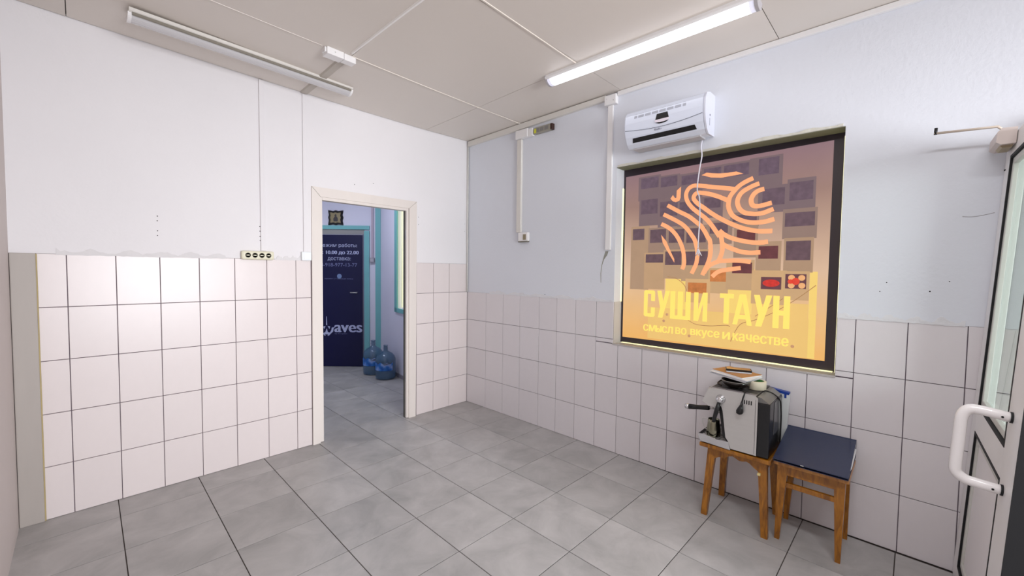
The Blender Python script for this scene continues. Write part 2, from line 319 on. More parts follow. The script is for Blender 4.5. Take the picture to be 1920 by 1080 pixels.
for i in range(-1, 7):
    for j in range(-9, 10):
        x = OX+T*(i*c_+j*s_); y = OY-T*(j*c_-i*s_)-T
        if x < -3.6 or y < -4.3: continue
        p = (x+g, y+g, 0)
        if first: ftile.location = p; ftile.rotation_euler = (0, 0, FR); first = False
        else: inst(ftile, 'floor_tile', fl, p, rot=(0, 0, FR))

# ---------------------------------------------------------------- ceiling
H = 2.824
def sag(x):
    P = [(-3.2, .012), (-2.93, .004), (-2.54, -.006), (-2.0, -.019), (-1.16, -.030), (-.6, -.029), (0.05, -.016)]
    if x <= P[0][0]: return P[0][1]
    for a, b in zip(P, P[1:]):
        if x <= b[0]: return a[1]+(b[1]-a[1])*(x-a[0])/(b[0]-a[0])
    return P[-1][1]
def cz(x, y): 
    w = max(0, min(1, 1+y/1.6)); w = w*w*(3-2*w)
    return H+sag(x)*w
ce = struct(MB().box(-3.4, .35, -7.6, .1, H+.02, H+.15).build('ceiling', M['seam']))
xs = [-3.17, -2.93, -1.66, -.55, -.0]
ys = [-.006, -.79, -1.815, -2.85, -3.9, -5.0, -6.2]
for a, b in zip(xs, xs[1:]):
    for c, d in zip(ys, ys[1:]):
        m = MB(); nx = 5; ny = 5; gp = .002; vs = []; fs = []
        for k in range(ny+1):
            for i in range(nx+1):
                x = a+gp+(b-a-2*gp)*i/nx; y = c-gp+(d-c+2*gp)*k/ny; vs.append((x, y, cz(x, y)))
        n = len(vs); vs += [(x, y, z+.012) for x, y, z in vs]
        for k in range(ny):
            for i in range(nx):
                q = k*(nx+1)+i; fs += [(q, q+1, q+nx+2, q+nx+1), (n+q, n+q+nx+1, n+q+nx+2, n+q+1)]
        ring = list(range(nx+1))+[nx+(nx+1)*k for k in range(1, ny+1)]+[ny*(nx+1)+i for i in range(nx-1, -1, -1)]+[(nx+1)*k for k in range(ny-1, 0, -1)]
        for p, q in zip(ring, ring[1:]+ring[:1]): fs.append((p, q, n+q, n+p))
        m.add(vs, fs); m.build('ceiling_panel', M['ceil'], ce)

# ---------------------------------------------------------------- walls
def wall(name, boxes, mats): 
    m = MB()
    for mi, b in boxes: m.cur = mi; m.box(*b)
    return struct(m.build(name, mats))
GD = .006
wb = wall('wall_back', [(0, (-3.4, -1.6, GD, .12, 0, 1.503)), (0, (-.70, 0.35, GD, .12, 0, 1.503)),
                        (1, (-3.4, -1.6, 0, .12, 1.503, 2.90)), (1, (-.70, .35, 0, .12, 1.503, 2.90)), (1, (-1.6, -.70, 0, .12, 2.05, 2.90))], [M['grout'], M['plaster']])
SY0, SY1, SZ0, SZ1 = -1.786, -3.178, .873, 2.247       # the sign niche
wr = wall('wall_right', [(0, (GD, .35, SY0, .12, 0, 1.201)), (0, (GD, .35, SY1, SY0, 0, SZ0)), (0, (GD, .35, -3.86, SY1, 0, 1.201)),
                         (1, (0, .35, SY0, .12, 1.201, 2.90)), (1, (0, .35, SY1, SY0, SZ1, 2.90)), (1, (0, .35, -3.86, SY1, 1.201, 2.90)),
                         (1, (0, .35, -4.9, -3.86, 2.12, 2.90)), (1, (0, .35, -7.5, -4.9, 0, 2.90))], [M['grout'], M['plaster_cool']])
wl = wall('wall_left', [(0, (-3.4, -3.17, -7.5, 0.12, 0, 2.90))], [mat('wall_plaster_left', (216, 206, 202), .7, noise=.06, nscale=1.5, bump=.25, bscale=9)])
wf = wall('wall_front', [(0, (-3.4, .35, -7.6, -7.5, 0, .5)), (0, (-3.4, .35, -7.6, -7.5, 2.5, 2.9)), (0, (-3.4, -3.0, -7.6, -7.5, .5, 2.5)), (0, (-.2, .35, -7.6, -7.5, .5, 2.5))], [M['plaster']])
# niche lining: painted reveals behind the wall face
# tiles of the back wall
tw, th_ = .2035, .3007
gp = .0036
vs, fs = chamfer_plate(1, 1, GD, 0.0, 1)
def make_tile(axis):
    # unit plate 1x1, face at 0; chamfer drawn as thin proportion
    c = .006; a = [(0, 0), (1, 0), (1, 1), (0, 1)]; b = [(c, c*.66), (1-c, c*.66), (1-c, 1-c*.66), (c, 1-c*.66)]
    def P(p, d): q = list(p); q.insert(axis, d); return q
    vs = [P(p, .012) for p in a]+[P(p, .0012) for p in a]+[P(p, 0) for p in b]
    fs = [(i, (i+1) % 4, 4+(i+1) % 4, 4+i) for i in range(4)]+[(4+i, 4+(i+1) % 4, 8+(i+1) % 4, 8+i) for i in range(4)]+[(8, 9, 10, 11)]
    return MB().add(vs, fs)
def tiles(parent, m, axis, name, us, ws, hole=None):
    src = None
    for u0, u1 in us:
        for w0, w1 in ws:
            segs = [(u0, u1, w0, w1)]
            if hole: segs = hole(u0, u1, w0, w1)
            for a, b, c, d in segs:
                if b-a < .012 or d-c < .012: continue
                a2, b2, c2, d2 = a+gp/2, b-gp/2, c+gp/2, d-gp/2
                sc = [b2-a2, d2-c2]; lo = [a2, c2]; sc.insert(axis, 1); lo.insert(axis, 0)
                lo[axis] = rng.uniform(-.0006, .0006)
                if src is None:
                    src = make_tile(axis).build(name, m, parent); src.location = lo; src.scale = sc
                else: inst(src, name, parent, lo, sc)
rows5 = [(k*th_, (k+1)*th_) for k in range(5)]
Lx = [-3.075]+[-2.960+.2035*k for k in range(7)]+[-1.627]
tiles(wb, M['tile'], 1, 'tile', list(zip(Lx, Lx[1:])), rows5)
Rx = [-.643, -.443, -.245, 0.0]
tiles(wb, M['tile'], 1, 'tile', list(zip(Rx, Rx[1:])), rows5)
Ry = [0, -.300, -.551, -.780, -1.018, -1.222, -1.425, -1.627, -1.828, -2.031, -2.235, -2.438, -2.641, -2.846, -3.052, -3.259, -3.464, -3.670, -3.86]
def hole(a, b, c, d):
    # tiles are cut around the niche
    if d <= SZ0 or b <= SY1 or a >= SY0: return [(a, b, c, d)]
    out = []
    if c < SZ0: out.append((a, b, c, SZ0-.004))
    cc = max(c, SZ0)
    if c < SZ0 < d: cc = SZ0
    if a < SY1: out.append((a, SY1, cc if c < SZ0 else c, d))
    if b > SY0: out.append((SY0, b, cc if c < SZ0 else c, d))
    return out
tiles(wr, M['tile_r'], 0, 'tile', [(b, a) for a, b in zip(Ry, Ry[1:])], [(0, .3005), (.3005, .6025), (.6025, .9045), (.9045, 1.2015)], hole)

# small marks left on the walls
for (x, z, r) in [(-2.560, 1.758, .004), (-2.561, 1.728, .004), (-2.561, 1.665, .004), (-2.562, 1.635, .0035), (-1.262, 2.159, .004), (-1.09, 2.195, .004), (-.62, 1.945, .004), (-.62, 1.875, .004),
                  (-1.985, 1.74, .0045), (-1.984, 1.706, .0045), (-1.984, 1.668, .0045), (-1.983, 1.637, .0045), (-.04, 1.93, .003), (-.04, 1.85, .003)]:
    MB().lathe([(r, .0008), (r*.7, -.0006), (0, -.0008)], (x, 0, z), 10, 1).build('screw_hole', M['dark'], wb)
for (y, z, r) in [(-3.60, 1.41, .003), (-3.535, 1.36, .004), (-1.085, 1.225, .005), (-3.375, 1.40, .003), (-3.35, 1.352, .003)]:
    MB().lathe([(r, .0008), (r*.7, -.0006), (0, -.0008)], (0, y, z), 10, 0).build('screw_hole', M['dark'], wr)
# torn plaster and crack under the second cable duct
m = MB(); m.prism([(-1.70, 1.60), (-1.728, 1.60), (-1.718, 1.57), (-1.69, 1.535), (-1.674, 1.49), (-1.666, 1.42), (-1.668, 1.35), (-1.664, 1.35), (-1.660, 1.42), (-1.668, 1.49), (-1.68, 1.535)], 0, -.0012, .001)
m.build('plaster_crack', mat('bare_plaster', (150, 150, 142), .9, noise=.25, nscale=30), wr)
# rough plaster band where paint meets tile
def band(parent, ax, a, b, z, seed, mt, zf=None):
    r = random.Random(seed); n = 46; top = []; bot = []
    for i in range(n+1):
        u = a+(b-a)*i/n; top.append((u, z+.010+.016*r.random()+.01*math.sin(i*.7+seed))); bot.append((u, z-.004-.004*r.random()))
    return MB().prism(bot+top[::-1], ax, -.0035, .001).build('plaster_patch', mt, parent)
mpatch = mat('rough_filler', (220, 217, 218), .85, noise=.08, nscale=10, bump=.3, bscale=35)
mpatch2 = mat('rough_filler_white', (226, 226, 230), .85, noise=.08, nscale=10, bump=.5, bscale=35)
band(wb, 1, -3.0, -2.2, 1.503, 2, mpatch)
band(wb, 1, -1.89, -1.63, 1.503, 4, mpatch)
band(wr, 0, -.35, -1.78, 1.203, 5, mpatch2)
band(wr, 0, -3.18, -3.66, 1.203, 6, mpatch2)
# chipped plaster lip above the niche
r = random.Random(3); pts = []
for i in range(41): pts.append((SY0-.01-(i/40)*(SY0-SY1-.02), SZ1+.010+.010*r.random()+.004*math.sin(i*.9)))
MB().prism([(SY0-.01, SZ1+.0005), (SY1+.01, SZ1+.0005)]+pts[::-1], 0, -.007, .001).build('plaster_lip', mat('chipped_plaster', (214, 212, 202), .9, noise=.15, nscale=20, bump=.7, bscale=30), wr)
# hairline scratch at the right
MB().ribbon([(-3.63, 1.72), (-3.66, 1.716), (-3.70, 1.722), (-3.73, 1.73)], .0025, -.0006, .0008).build('scratch', mat('scratch', (150, 148, 150), .9), wr)

# corner boxing strip at the left end of the back wall
struct(MB().box(-3.168, -3.075, -.014, GD, 0, 1.503, .004).build('trim_1', mat('grimy_strip', (176, 168, 162), .5, noise=.14, nscale=5, stretch=(1, 1, .15), bump=.15, bscale=12)))
struct(MB().box(-3.077, -3.070, -.009, GD, 0, 1.50, .002).build('trim_2', mat('yellowed_sealant', (176, 158, 110), .6, noise=.2, nscale=9)))
# corner strip
struct(MB().tube([(-.012, -.010, 1.205), (-.012, -.010, 2.79)], .010, 8).build('trim_3', mat('corner_filler', (212, 210, 206), .8, noise=.05, nscale=4, stretch=(1, 1, .2))))

# ---------------------------------------------------------------- doorway casing
dr = struct(empty('door_1'))
def mitre(name, pts): MB().prism(pts, 1, -.014, .002).build(name, M['paintwood'], dr)
mitre('casing', [(-1.625, 0), (-1.566, 0), (-1.553, 2.013), (-1.621, 2.088)])
mitre('casing', [(-1.619, 2.089), (-1.551, 2.015), (-.731, 2.016), (-.650, 2.088)])
mitre('casing', [(-.731, 2.014), (-.648, 2.087), (-.658, 0), (-.735, 0)])
MB().box(-1.568, -1.536, -.004, .06, .004, 2.03, .002).build('jamb', M['paintwood'], dr)
MB().box(-.757, -.733, -.004, .045, .004, 2.03, .002).build('jamb', M['paintwood'], dr)
MB().box(-1.5355, -.7575, -.004, .06, 1.991, 2.03, .001).build('lintel', M['paintwood'], dr)
MB().box(-.760, -.7575, .018, .044, .004, 1.99).build('door_stop', mat('dark_seal', (92, 90, 84), .8, noise=.3, nscale=20), dr)
for z in (.35, 1.72): MB().box(-.7585, -.7572, .002, .016, z, z+.09, .0005).build('hinge_plate', M['steel'], dr)

# ---------------------------------------------------------------- room beyond the doorway
n2 = Vector((.7207, .6919, 0)).normalized(); u2 = Vector((-n2.y, n2.x, 0)); P0 = Vector((-.05, 2.301, 0))
def FW(s, z, d=0): p = P0+u2*s-n2*d; return Vector((p.x, p.y, z))      # s along the diagonal wall, d out of it into the room
lav = mat('lavender_wall', (222, 222, 238), .8, noise=.04, nscale=2, bump=.1)
teal = mat('teal_paint', (120, 186, 190), .5, noise=.06, nscale=5)
def fbox(s0, s1, d0, d1, z0, z1, mb=None):
    mb = mb or MB(); vs = [FW(s, z, d) for z in (z0, z1) for s, d in ((s0, d0), (s1, d0), (s1, d1), (s0, d1))]
    return mb.add(vs, [(3, 2, 1, 0), (4, 5, 6, 7), (0, 1, 5, 4), (1, 2, 6, 5), (2, 3, 7, 6), (3, 0, 4, 7)])
struct(fbox(-.262, 2.2, -.1, 0, 0, 2.9).build('wall_far', lav))
A = Vector((.133, 2.111, 0)); B = Vector((-.018, 1.26, 0)); dd = (B-A).normalized(); ns = Vector((-dd.y, dd.x, 0))
if ns.x > 0: ns = -ns                                                    # into the room
def SW(s, z, d=0): p = A+dd*s+ns*d; return Vector((p.x, p.y, z))
def sbox(s0, s1, d0, d1, z0, z1, mb=None):
    mb = mb or MB(); vs = [SW(s, z, d) for z in (z0, z1) for s, d in ((s0, d0), (s1, d0), (s1, d1), (s0, d1))]
    return mb.add(vs, [(3, 2, 1, 0), (4, 5, 6, 7), (0, 1, 5, 4), (1, 2, 6, 5), (2, 3, 7, 6), (3, 0, 4, 7)])
mb = sbox(0, 2.02, -.1, 0, 0, .90); sbox(0, .66, -.1, 0, .90, 2.9, mb); sbox(1.3, 2.02, -.1, 0, .90, 2.9, mb); sbox(.66, 1.3, -.1, 0, 2.45, 2.9, mb)
struct(mb.build('wall_side', lav))
struct(MB().box(-1.75, -1.65, .12, 3.9, 0, 2.9).build('wall_hall', lav))
struct(MB().box(-1.75, .35, .12, 3.9, 2.80, 2.9).build('ceiling_hall', lav))
struct(sbox(0, 1.98, 0, .012, 0, .05).build('baseboard_side', mat('grey_baseboard', (150, 148, 160), .6)))
# teal frame and corner stripe on the diagonal wall
dt = struct(empty('door_3'))
fbox(-.101, -.026, 0, .022, 0, 1.985).build('frame', teal, dt)
fbox(-.101, 1.1, 0, .022, 2.005, 2.06).build('frame', teal, dt)
fbox(-.026, .9, .002, .006, 1.935, 2.003).build('header', mat('header_board', (150, 150, 150), .6), dt)
fbox(-.026, .0, .002, .008, 0, 1.935).build('rebate', mat('grey_rebate', (120, 122, 146), .6), dt)
leafm = mat('navy_poster', (5, 5, 58), .35, noise=.05, nscale=3)
lf = fbox(.0, .86, 0, .028, .006, 1.925).build('door_leaf', leafm, dt)
lt = mat('poster_lettering', (176, 182, 216), .5); lt2 = mat('poster_lettering_dim', (120, 124, 170), .5)
frd = lambda a, z, d: FW(a, z, .0285+d)
def dtext(t, s0, s1, z0, z1, m, b=0): put_text(t, 'lettering', m, lf, frd, s0, s1, z0, z1, b)
# s grows to the left in the picture, so text runs from high s to low s
dtext('Режим работы:', .615, .071, 1.735, 1.80, lt)
dtext('с 10.00 до 22.00', .600, .050, 1.635, 1.695, lt, .05)
dtext('доставка:', .499, .165, 1.545, 1.60, lt)
dtext('8-918-977-13-77', .600, .072, 1.465, 1.515, lt2)
dtext('проект | Главный пляж', .545, .130, 1.278, 1.296, lt2)
# blue round emblem
m = MB(); K = 24; vs = [FW(.331+.034*math.cos(2*PI*k/K), 1.325+.034*math.sin(2*PI*k/K), .0295) for k in range(K)]+[FW(.331+.034*math.cos(2*PI*k/K), 1.325+.034*math.sin(2*PI*k/K), .0282) for k in range(K)]
m.add(vs, [list(range(K)), list(range(2*K-1, K-1, -1))]+[(k, (k+1) % K, K+(k+1) % K, K+k) for k in range(K)]); m.build('emblem', mat('emblem_blue', (112, 134, 176), .5), lf)
dtext('aves', .402, .008, .508, .614, lt, .07)
dtext('by Krupkin', .402, .225, .474, .494, lt2)

# the drawn W with a spire: strokes as thin plates
def fstroke(pts, w, name='lettering', m_=lt):
    P = [Vector(p) for p in pts]; mb = MB(); n = len(P); Lp = []; Rp = []
    for i, p in enumerate(P):
        t = (P[min(i+1, n-1)]-P[max(i-1, 0)]).normalized(); q = Vector((-t.y, t.x)); ww = w[i] if isinstance(w, list) else w
        Lp.append(p+q*ww/2); Rp.append(p-q*ww/2)
    vs = [FW(q.x, q.y, .0294) for q in Lp]+[FW(q.x, q.y, .0294) for q in Rp]
    mb.add(vs, [(i, i+1, n+i+1, n+i) for i in range(n-1)]); mb.build(name, m_, lf)
def fpoly(pts, k=0):
    q = [(.537-.00781*(600+x/19.2-612), .562-.0072*(585+y/19.2-615)) for x, y in pts]
    vs = [FW(a, z, .0296+.0002*k) for a, z in q]+[FW(a, z, .0284) for a, z in q]; n = len(q)
    MB().add(vs, [list(range(n)), list(range(2*n-1, n-1, -1))]+[(i, (i+1) % n, n+(i+1) % n, n+i) for i in range(n)]).build('emblem_stroke', lt, lf)
fpoly([(258, 110), (272, 110), (290, 450), (248, 450)])
fpoly([(140, 510), (230, 480), (210, 540), (185, 610), (165, 570)], 1)
fpoly([(305, 478), (395, 500), (372, 600), (345, 560)], 2)
fpoly([(112, 735), (150, 760), (222, 722), (262, 590), (278, 590), (312, 722), (385, 742), (440, 640), (452, 545), (575, 525), (520, 580), (500, 700), (410, 790), (350, 862), (300, 858), (322, 812), (205, 812), (235, 860), (190, 862), (150, 805)], 3)
# lever handle
hb = MB(); hb.tube([FW(.075, 1.09, .028), FW(.075, 1.09, .07)], .009, 10); hb.tube([FW(.075, 1.09, .07), FW(.16, 1.09, .07)], .008, 10); hb.build('door_handle', M['steel'], dt)
# corner stripe, conduit, switch
struct(fbox(-.262, -.186, 0, .010, 0, 2.8).build('trim_4', teal))
cd = thing('cable_duct', 'pink-grey cable duct running down the wall right of the blue door', 'cable duct')
fbox(-.160, -.130, 0, .02, 1.60, 2.8).build('duct_body', mat('pinkish_duct', (186, 172, 188), .5), cd)
sw = thing('wall_switch', 'small grey switch at the lower end of the duct beside the blue door', 'switch')
fbox(-.176, -.112, 0, .035, 1.53, 1.598).build('housing', mat('grey_switch', (164, 160, 172), .5), sw)
fbox(-.165, -.123, .035, .041, 1.542, 1.586).build('rocker', mat('grey_rocker', (186, 182, 192), .4), sw)
# window in the side wall
wd = struct(empty('window_1'))
mb = sbox(.597, .68, 0, .02, .865, 2.5); sbox(.597, 1.34, 0, .02, .865, .92, mb); sbox(1.28, 1.34, 0, .02, .865, 2.5, mb); sbox(.597, 1.34, 0, .02, 2.42, 2.5, mb); mb.build('frame', teal, wd)
sbox(.68, 1.28, -.075, -.07, .92, 2.42).build('pane', mat('daylit_frosted_pane', (240, 240, 215), .5, emit=(255, 252, 214), es=1.35), wd)
mb = MB()
for k in range(7):
    s0 = .70+k*.07; sbox(s0, s0+.034, -.045, -.035, .93, 2.41, mb)
mb.build('curtain', mat('pale_curtain', (232, 230, 205), .9, trans=0, emit=(250, 248, 215), es=.35), wd)
# small framed picture above the blue door
ic = thing('framed_picture', 'small square picture in dark scalloped frame above the blue door', 'picture')
K = 40; ring = []; cxs, czs = .386, 2.172; hw, hh = .108, .106
for k in range(K):
    a = 2*PI*k/K; ca, sa = math.cos(a), math.sin(a); q = max(abs(ca), abs(sa)); rr = 1+.05*math.cos(8*a)
    ring.append((cxs+hw*ca/q*rr*.97, czs+hh*sa/q*rr*.97))
mb = MB(); vs = [FW(a, b, .004) for a, b in ring]+[FW(cxs+(a-cxs)*.93, czs+(b-czs)*.93, .028) for a, b in ring]+[FW(cxs+(a-cxs)*.70, czs+(b-czs)*.70, .022) for a, b in ring]
fs = []
for q in (0, K):
    for k in range(K): fs.append((q+k, q+(k+1) % K, q+K+(k+1) % K, q+K+k))
mb.add(vs, fs+[list(range(K-1, -1, -1))]); mb.build('frame', mat('black_frame', (10, 6, 8), .5), ic)
fbox(cxs-.078, cxs+.078, .004, .016, czs-.077, czs+.077).build('picture', mat('gilt_panel', (150, 138, 104), .5, noise=.15, nscale=20), ic)
mb = MB(); fig = [(-.028, -.055), (.028, -.055), (.034, -.02), (.020, .008), (.012, .014), (.016, .034), (.008, .048), (-.004, .05), (-.014, .04), (-.013, .018), (-.026, .004), (-.034, -.025)]
mb.add([FW(cxs+a, czs+b, .0172) for a, b in fig], [list(range(len(fig)))]); mb.build('painted_figure', mat('dark_figure', (70, 66, 66), .6, noise=.3, nscale=40), ic)

# water bottles
pet = mat('blue_pet', (84, 122, 156), .10, alpha=.42, spec=.8)
lblm = None
def bottle_label_mat():
    m = bpy.data.materials.new('bottle_label'); m.use_nodes = True; nt = m.node_tree; N = nt.nodes; L = nt.links; b = N['Principled BSDF']
    tc = N.new('ShaderNodeTexCoord'); n = N.new('ShaderNodeTexNoise'); n.inputs['Scale'].default_value = 9; L.new(tc.outputs['Object'], n.inputs[0])
    r = N.new('ShaderNodeValToRGB'); L.new(n.outputs['Fac'], r.inputs[0]); e = r.color_ramp.elements
    e[0].position = .36; e[0].color = (*lin((22, 78, 168)), 1); e[1].position = .62; e[1].color = (*lin((150, 180, 236)), 1)
    x = e.new(.5); x.color = (*lin((44, 120, 205)), 1); y = e.new(.72); y.color = (*lin((96, 84, 70)), 1)
    L.new(r.outputs[0], b.inputs['Base Color']); b.inputs['Roughness'].default_value = .4; return m
lblm = bottle_label_mat()
def bottle(x, y, label, sc=1):
    t = thing('water_bottle', label, 'bottle', (x, y, .001), 0, 'large water bottles on the back room floor')
    prof = [(.0, .004), (.10, 0), (.122, .01), (.126, .03), (.124, .05), (.127, .065), (.127, .12), (.123, .13), (.127, .14), (.127, .235), (.123, .245), (.127, .255), (.125, .285), (.112, .325), (.085, .36), (.05, .382), (.030, .395), (.027, .42), (.030, .435), (.027, .44), (.027, .47), (.030, .472), (.030, .48), (.024, .48), (.022, .40), (.045, .377), (.08, .352), (.107, .318), (.12, .28), (.121, .03), (.095, .006), (0, .008)]
    o = MB().lathe([(a*sc*1.10, h*sc*.985) for a, h in prof], (0, 0, 0), 36).build('body', pet, t)
    rr = .1295*sc*1.10; n = 18; a0, a1 = math.radians(168), math.radians(282); z0, z1 = .132*sc, .235*sc; vs = []
    for r_ in (rr, rr+.0008):
        for z in (z0, z1):
            for k in range(n+1): a = a0+(a1-a0)*k/n; vs.append((r_*math.cos(a), r_*math.sin(a), z+.012*sc*math.sin(k*1.1)*(z == z1)))
    m1 = n+1; fs = [(k, k+1, m1+k+1, m1+k) for k in range(n)]+[(2*m1+k, 3*m1+k, 3*m1+k+1, 2*m1+k+1) for k in range(n)]+[(k, 2*m1+k, 2*m1+k+1, k+1) for k in range(n)]+[(m1+k, m1+k+1, 3*m1+k+1, 3*m1+k) for k in range(n)]
    MB().add(vs, fs).build('sticker', lblm, t)
    return t
bottle(-.148, 1.477, 'blue water bottle in front, nearer the doorway, with right side against the wall', .93)
bottle(-.140, 1.824, 'blue water bottle half hidden behind the other one', .97)

# ---------------------------------------------------------------- ceiling lamps
def lamp(x0, y0, x1, y1, lit, label):
    ln = math.hypot(x1-x0, y1-y0); an = math.atan2(y1-y0, x1-x0)
    t = thing('ceiling_lamp', label, 'lamp', ((x0+x1)/2, (y0+y1)/2, cz((x0+x1)/2, (y0+y1)/2)), an)
    h = ln/2
    MB().prism([(-.058, 0), (.058, 0), (.058, -.016), (.046, -.026), (-.046, -.026), (-.058, -.016)], 0, -h, h).build('base_tray', M['pvc2'] if not lit else M['pvc'], t)
    arc = [(.046*math.cos(a), -.020-.036*math.sin(a)) for a in [PI*k/12 for k in range(13)]]
    if lit:
        MB().prism(arc, 0, -h+.035, h-.035).build('diffuser', mat('lit_diffuser', (255, 255, 255), .4, emit=(244, 246, 255), es=LAMP), t)
        clear = mat('clear_prismatic_end', (214, 214, 232), .2, emit=(235, 236, 255), es=.6)
        for s in (-1, 1): MB().prism(arc, 0, s*(h-.035), s*(h-.012)).build('diffuser_end', clear, t)
        for s in (-1, 1): MB().prism([(a*1.06, b*1.03+.0) for a, b in arc]+[(-.06, -.005), (.06, -.005)], 0, s*(h-.012), s*(h+.004)).build('end_cap', mat('grey_cap', (176, 172, 176), .4), t)
    else:
        MB().prism(arc, 0, -h+.012, h-.012).build('diffuser', mat('dusty_diffuser', (206, 204, 206), .18, noise=.06, nscale=4, stretch=(.3, 1, 1), coat=.3), t)
        for s in (-1, 1): MB().prism([(a*1.06, b*1.03) for a, b in arc], 0, s*(h-.012), s*(h+.004)).build('end_cap', M['pvc'], t)
        MB().prism([(-.054, -.020), (-.0545, -.032), (-.050, -.036), (-.050, -.020)], 0, -h+.012, h-.012).build('shadow_strip', mat('shadow_olive', (134, 128, 118), .8), t)  # shadow beside the unlit lamp, put in as a dark strip
    return t
lamp(-.532, -1.535, -.510, -2.860, True, 'lit white fluorescent ceiling lamp above the air conditioner')
lamp(-2.700, -.378, -1.452, -.322, False, 'unlit dusty ceiling lamp along the doorway wall')

# cable strips and boxes on the ceiling
def strip(name, label, p, q, w, th, m_, group=None, cat='cable duct'):
    (x0, y0), (x1, y1) = p, q; d = Vector((x1-x0, y1-y0)); L_ = d.length; d.normalize(); n = Vector((-d.y, d.x))*w/2; mb = MB(); K = 12
    rows = []
    for k in range(K+1):
        c = Vector((x0, y0))+d*L_*k/K; z = cz(c.x, c.y)
        rows.append([(c.x+n.x, c.y+n.y, z+.002), (c.x-n.x, c.y-n.y, z+.002), (c.x-n.x*.7, c.y-n.y*.7, z-th), (c.x+n.x*.7, c.y+n.y*.7, z-th)])
    vs = [v for r_ in rows for v in r_]; fs = [(0, 1, 2, 3), (4*K+3, 4*K+2, 4*K+1, 4*K)]
    for k in range(K):
        for i in range(4): j = (i+1) % 4; fs.append((4*k+i, 4*k+4+i, 4*k+4+j, 4*k+j))
    mb.add(vs, fs); return tag(mb.build(name, m_), label, cat, group)
stm = mat('white_strip', (250, 248, 246), .4)
stm2 = mat('cream_strip', (224, 216, 206), .5)
strip('cable_duct', 'bright narrow cable duct from the twin ceiling junction box towards the viewer', (-1.675, -.845), (-1.630, -3.4), .014, .010, stm)
strip('joint_strip', 'cream ceiling joint strip from the twin junction box to the corner junction box', (-1.655, -.80), (.0, -.768), .013, .004, stm2, None, 'strip')
strip('joint_strip', 'cream ceiling joint strip crossing from the middle cable duct to the lit lamp', (-1.625, -1.832), (-.59, -1.80), .013, .004, stm2, None, 'strip')
strip('joint_strip', 'ceiling joint strip left of the twin junction box, nearly ceiling-coloured', (-2.9, -.80), (-1.84, -.79), .010, .002, M['ceil'], None, 'strip')
strip('cable_duct', 'wide grimy ceiling duct from twin junction box over the unlit lamp to the wall', (-1.678, -.745), (-1.672, -.02), .062, .010, mat('dull_duct', (190, 182, 172), .5, noise=.08, nscale=8))
jb = thing('junction_box', 'white twin junction box on the ceiling near the unlit lamp', 'junction box', (-1.725, -.775, cz(-1.72, -.775)), .03)
MB().box(-.095, .012, -.036, .036, -.042, .001, .004).build('housing', M['pvc'], jb)
MB().box(.016, .095, -.030, .030, -.040, .001, .004).build('housing', M['pvc'], jb)
MB().box(-.104, -.095, -.022, .022, -.030, 0, .002).build('cable_entry', M['pvc'], jb)
MB().lathe([(.004, 0), (.004, -.0012), (0, -.0015)], (-.045, -.0365, -.020), 10, 1).build('screw', M['steel'], jb)

# ducts and boxes on the right wall
def duct(name, label, boxes, m_=None, group=None):
    mb = MB()
    for b in boxes: mb.box(*b, .003)
    return tag(mb.build(name, m_ or M['pvc2']), label, 'cable duct', group)
mb = MB(); ysd = [(-.025, 2.747, 2.797), (-.73, 2.757, 2.808), (-1.69, 2.778, 2.816)]
for (a, za, zb), (b, zc, zd) in zip(ysd, ysd[1:]):
    mb.add([(0, a, za), (-.028, a, za), (-.028, a, zb), (0, a, zb), (0, b, zc), (-.028, b, zc), (-.028, b, zd), (0, b, zd)], [(0, 1, 2, 3), (7, 6, 5, 4), (0, 4, 5, 1), (1, 5, 6, 2), (2, 6, 7, 3), (3, 7, 4, 0)])
tag(mb.build('cable_duct', M['pvc2']), 'wide cable duct along ceiling edge between corner and square junction box', 'cable duct')
duct('cable_duct', 'long thin cable duct along ceiling edge right of the square junction box', [(-.022, 0, -3.86, -1.79, 2.789, 2.821)], M['pvc'])
j1 = thing('junction_box', 'white junction box beside the small power supply near the corner', 'junction box', (0, -.81, 2.705))
MB().box(-.045, 0, -.075, .075, -.038, .040, .005).build('housing', M['pvc'], j1)
MB().box(-.038, 0, -.130, -.078, -.040, .030, .004).build('cable_entry', M['pvc'], j1)
j2 = thing('junction_box', 'white square junction box at ceiling edge left of air conditioner', 'junction box', (0, -1.737, 2.768))
MB().box(-.04, 0, -.05, .05, -.036, .036, .004).build('housing', M['pvc'], j2)
for s in (-1, 1): MB().lathe([(.0035, 0), (.0035, -.001), (0, -.0013)], (-.0402, s*.03, s*.01), 10, 0).build('screw', M['steel'], j2)
ps = thing('power_supply', 'small perforated metal power supply with yellow label under the ceiling duct', 'power supply', (0, -1.06, 2.700))
MB().box(-.035, 0, -.085, .100, -.027, .027, .002).build('housing', mat('pierced_metal', (168, 164, 152), .4, metal=.5), ps)
for k in range(3): MB().box(-.0362, -.0348, -.062+.052*k, -.020+.052*k, -.017, .017).build('vent_grille', mat('grille', (132, 130, 128), .6, noise=.4, nscale=220), ps)
MB().box(-.037, -.0345, .074, .100, -.022, .016).build('sticker', mat('yellow_sticker', (206, 206, 60), .5), ps)
MB().box(-.036, 0, -.106, -.085, -.026, .026, .002).build('terminal_block', mat('dark_terminal', (56, 30, 22), .5), ps)
duct('cable_duct', 'vertical cable duct down from corner junction box to the small socket', [(-.026, 0, -.795, -.742, 1.80, 2.665)])
duct('cable_duct', 'vertical cable duct left of the illuminated sign ending in torn plaster', [(-.020, 0, -1.752, -1.708, 1.61, 2.731)], M['pvc'])
es = thing('wall_socket', 'small round-edged white socket with tan insert at the duct bottom', 'socket', (0, -.835, 1.755))
MB().box(-.035, 0, -.062, .062, -.042, .042, .012).build('housing', M['pvc'], es)
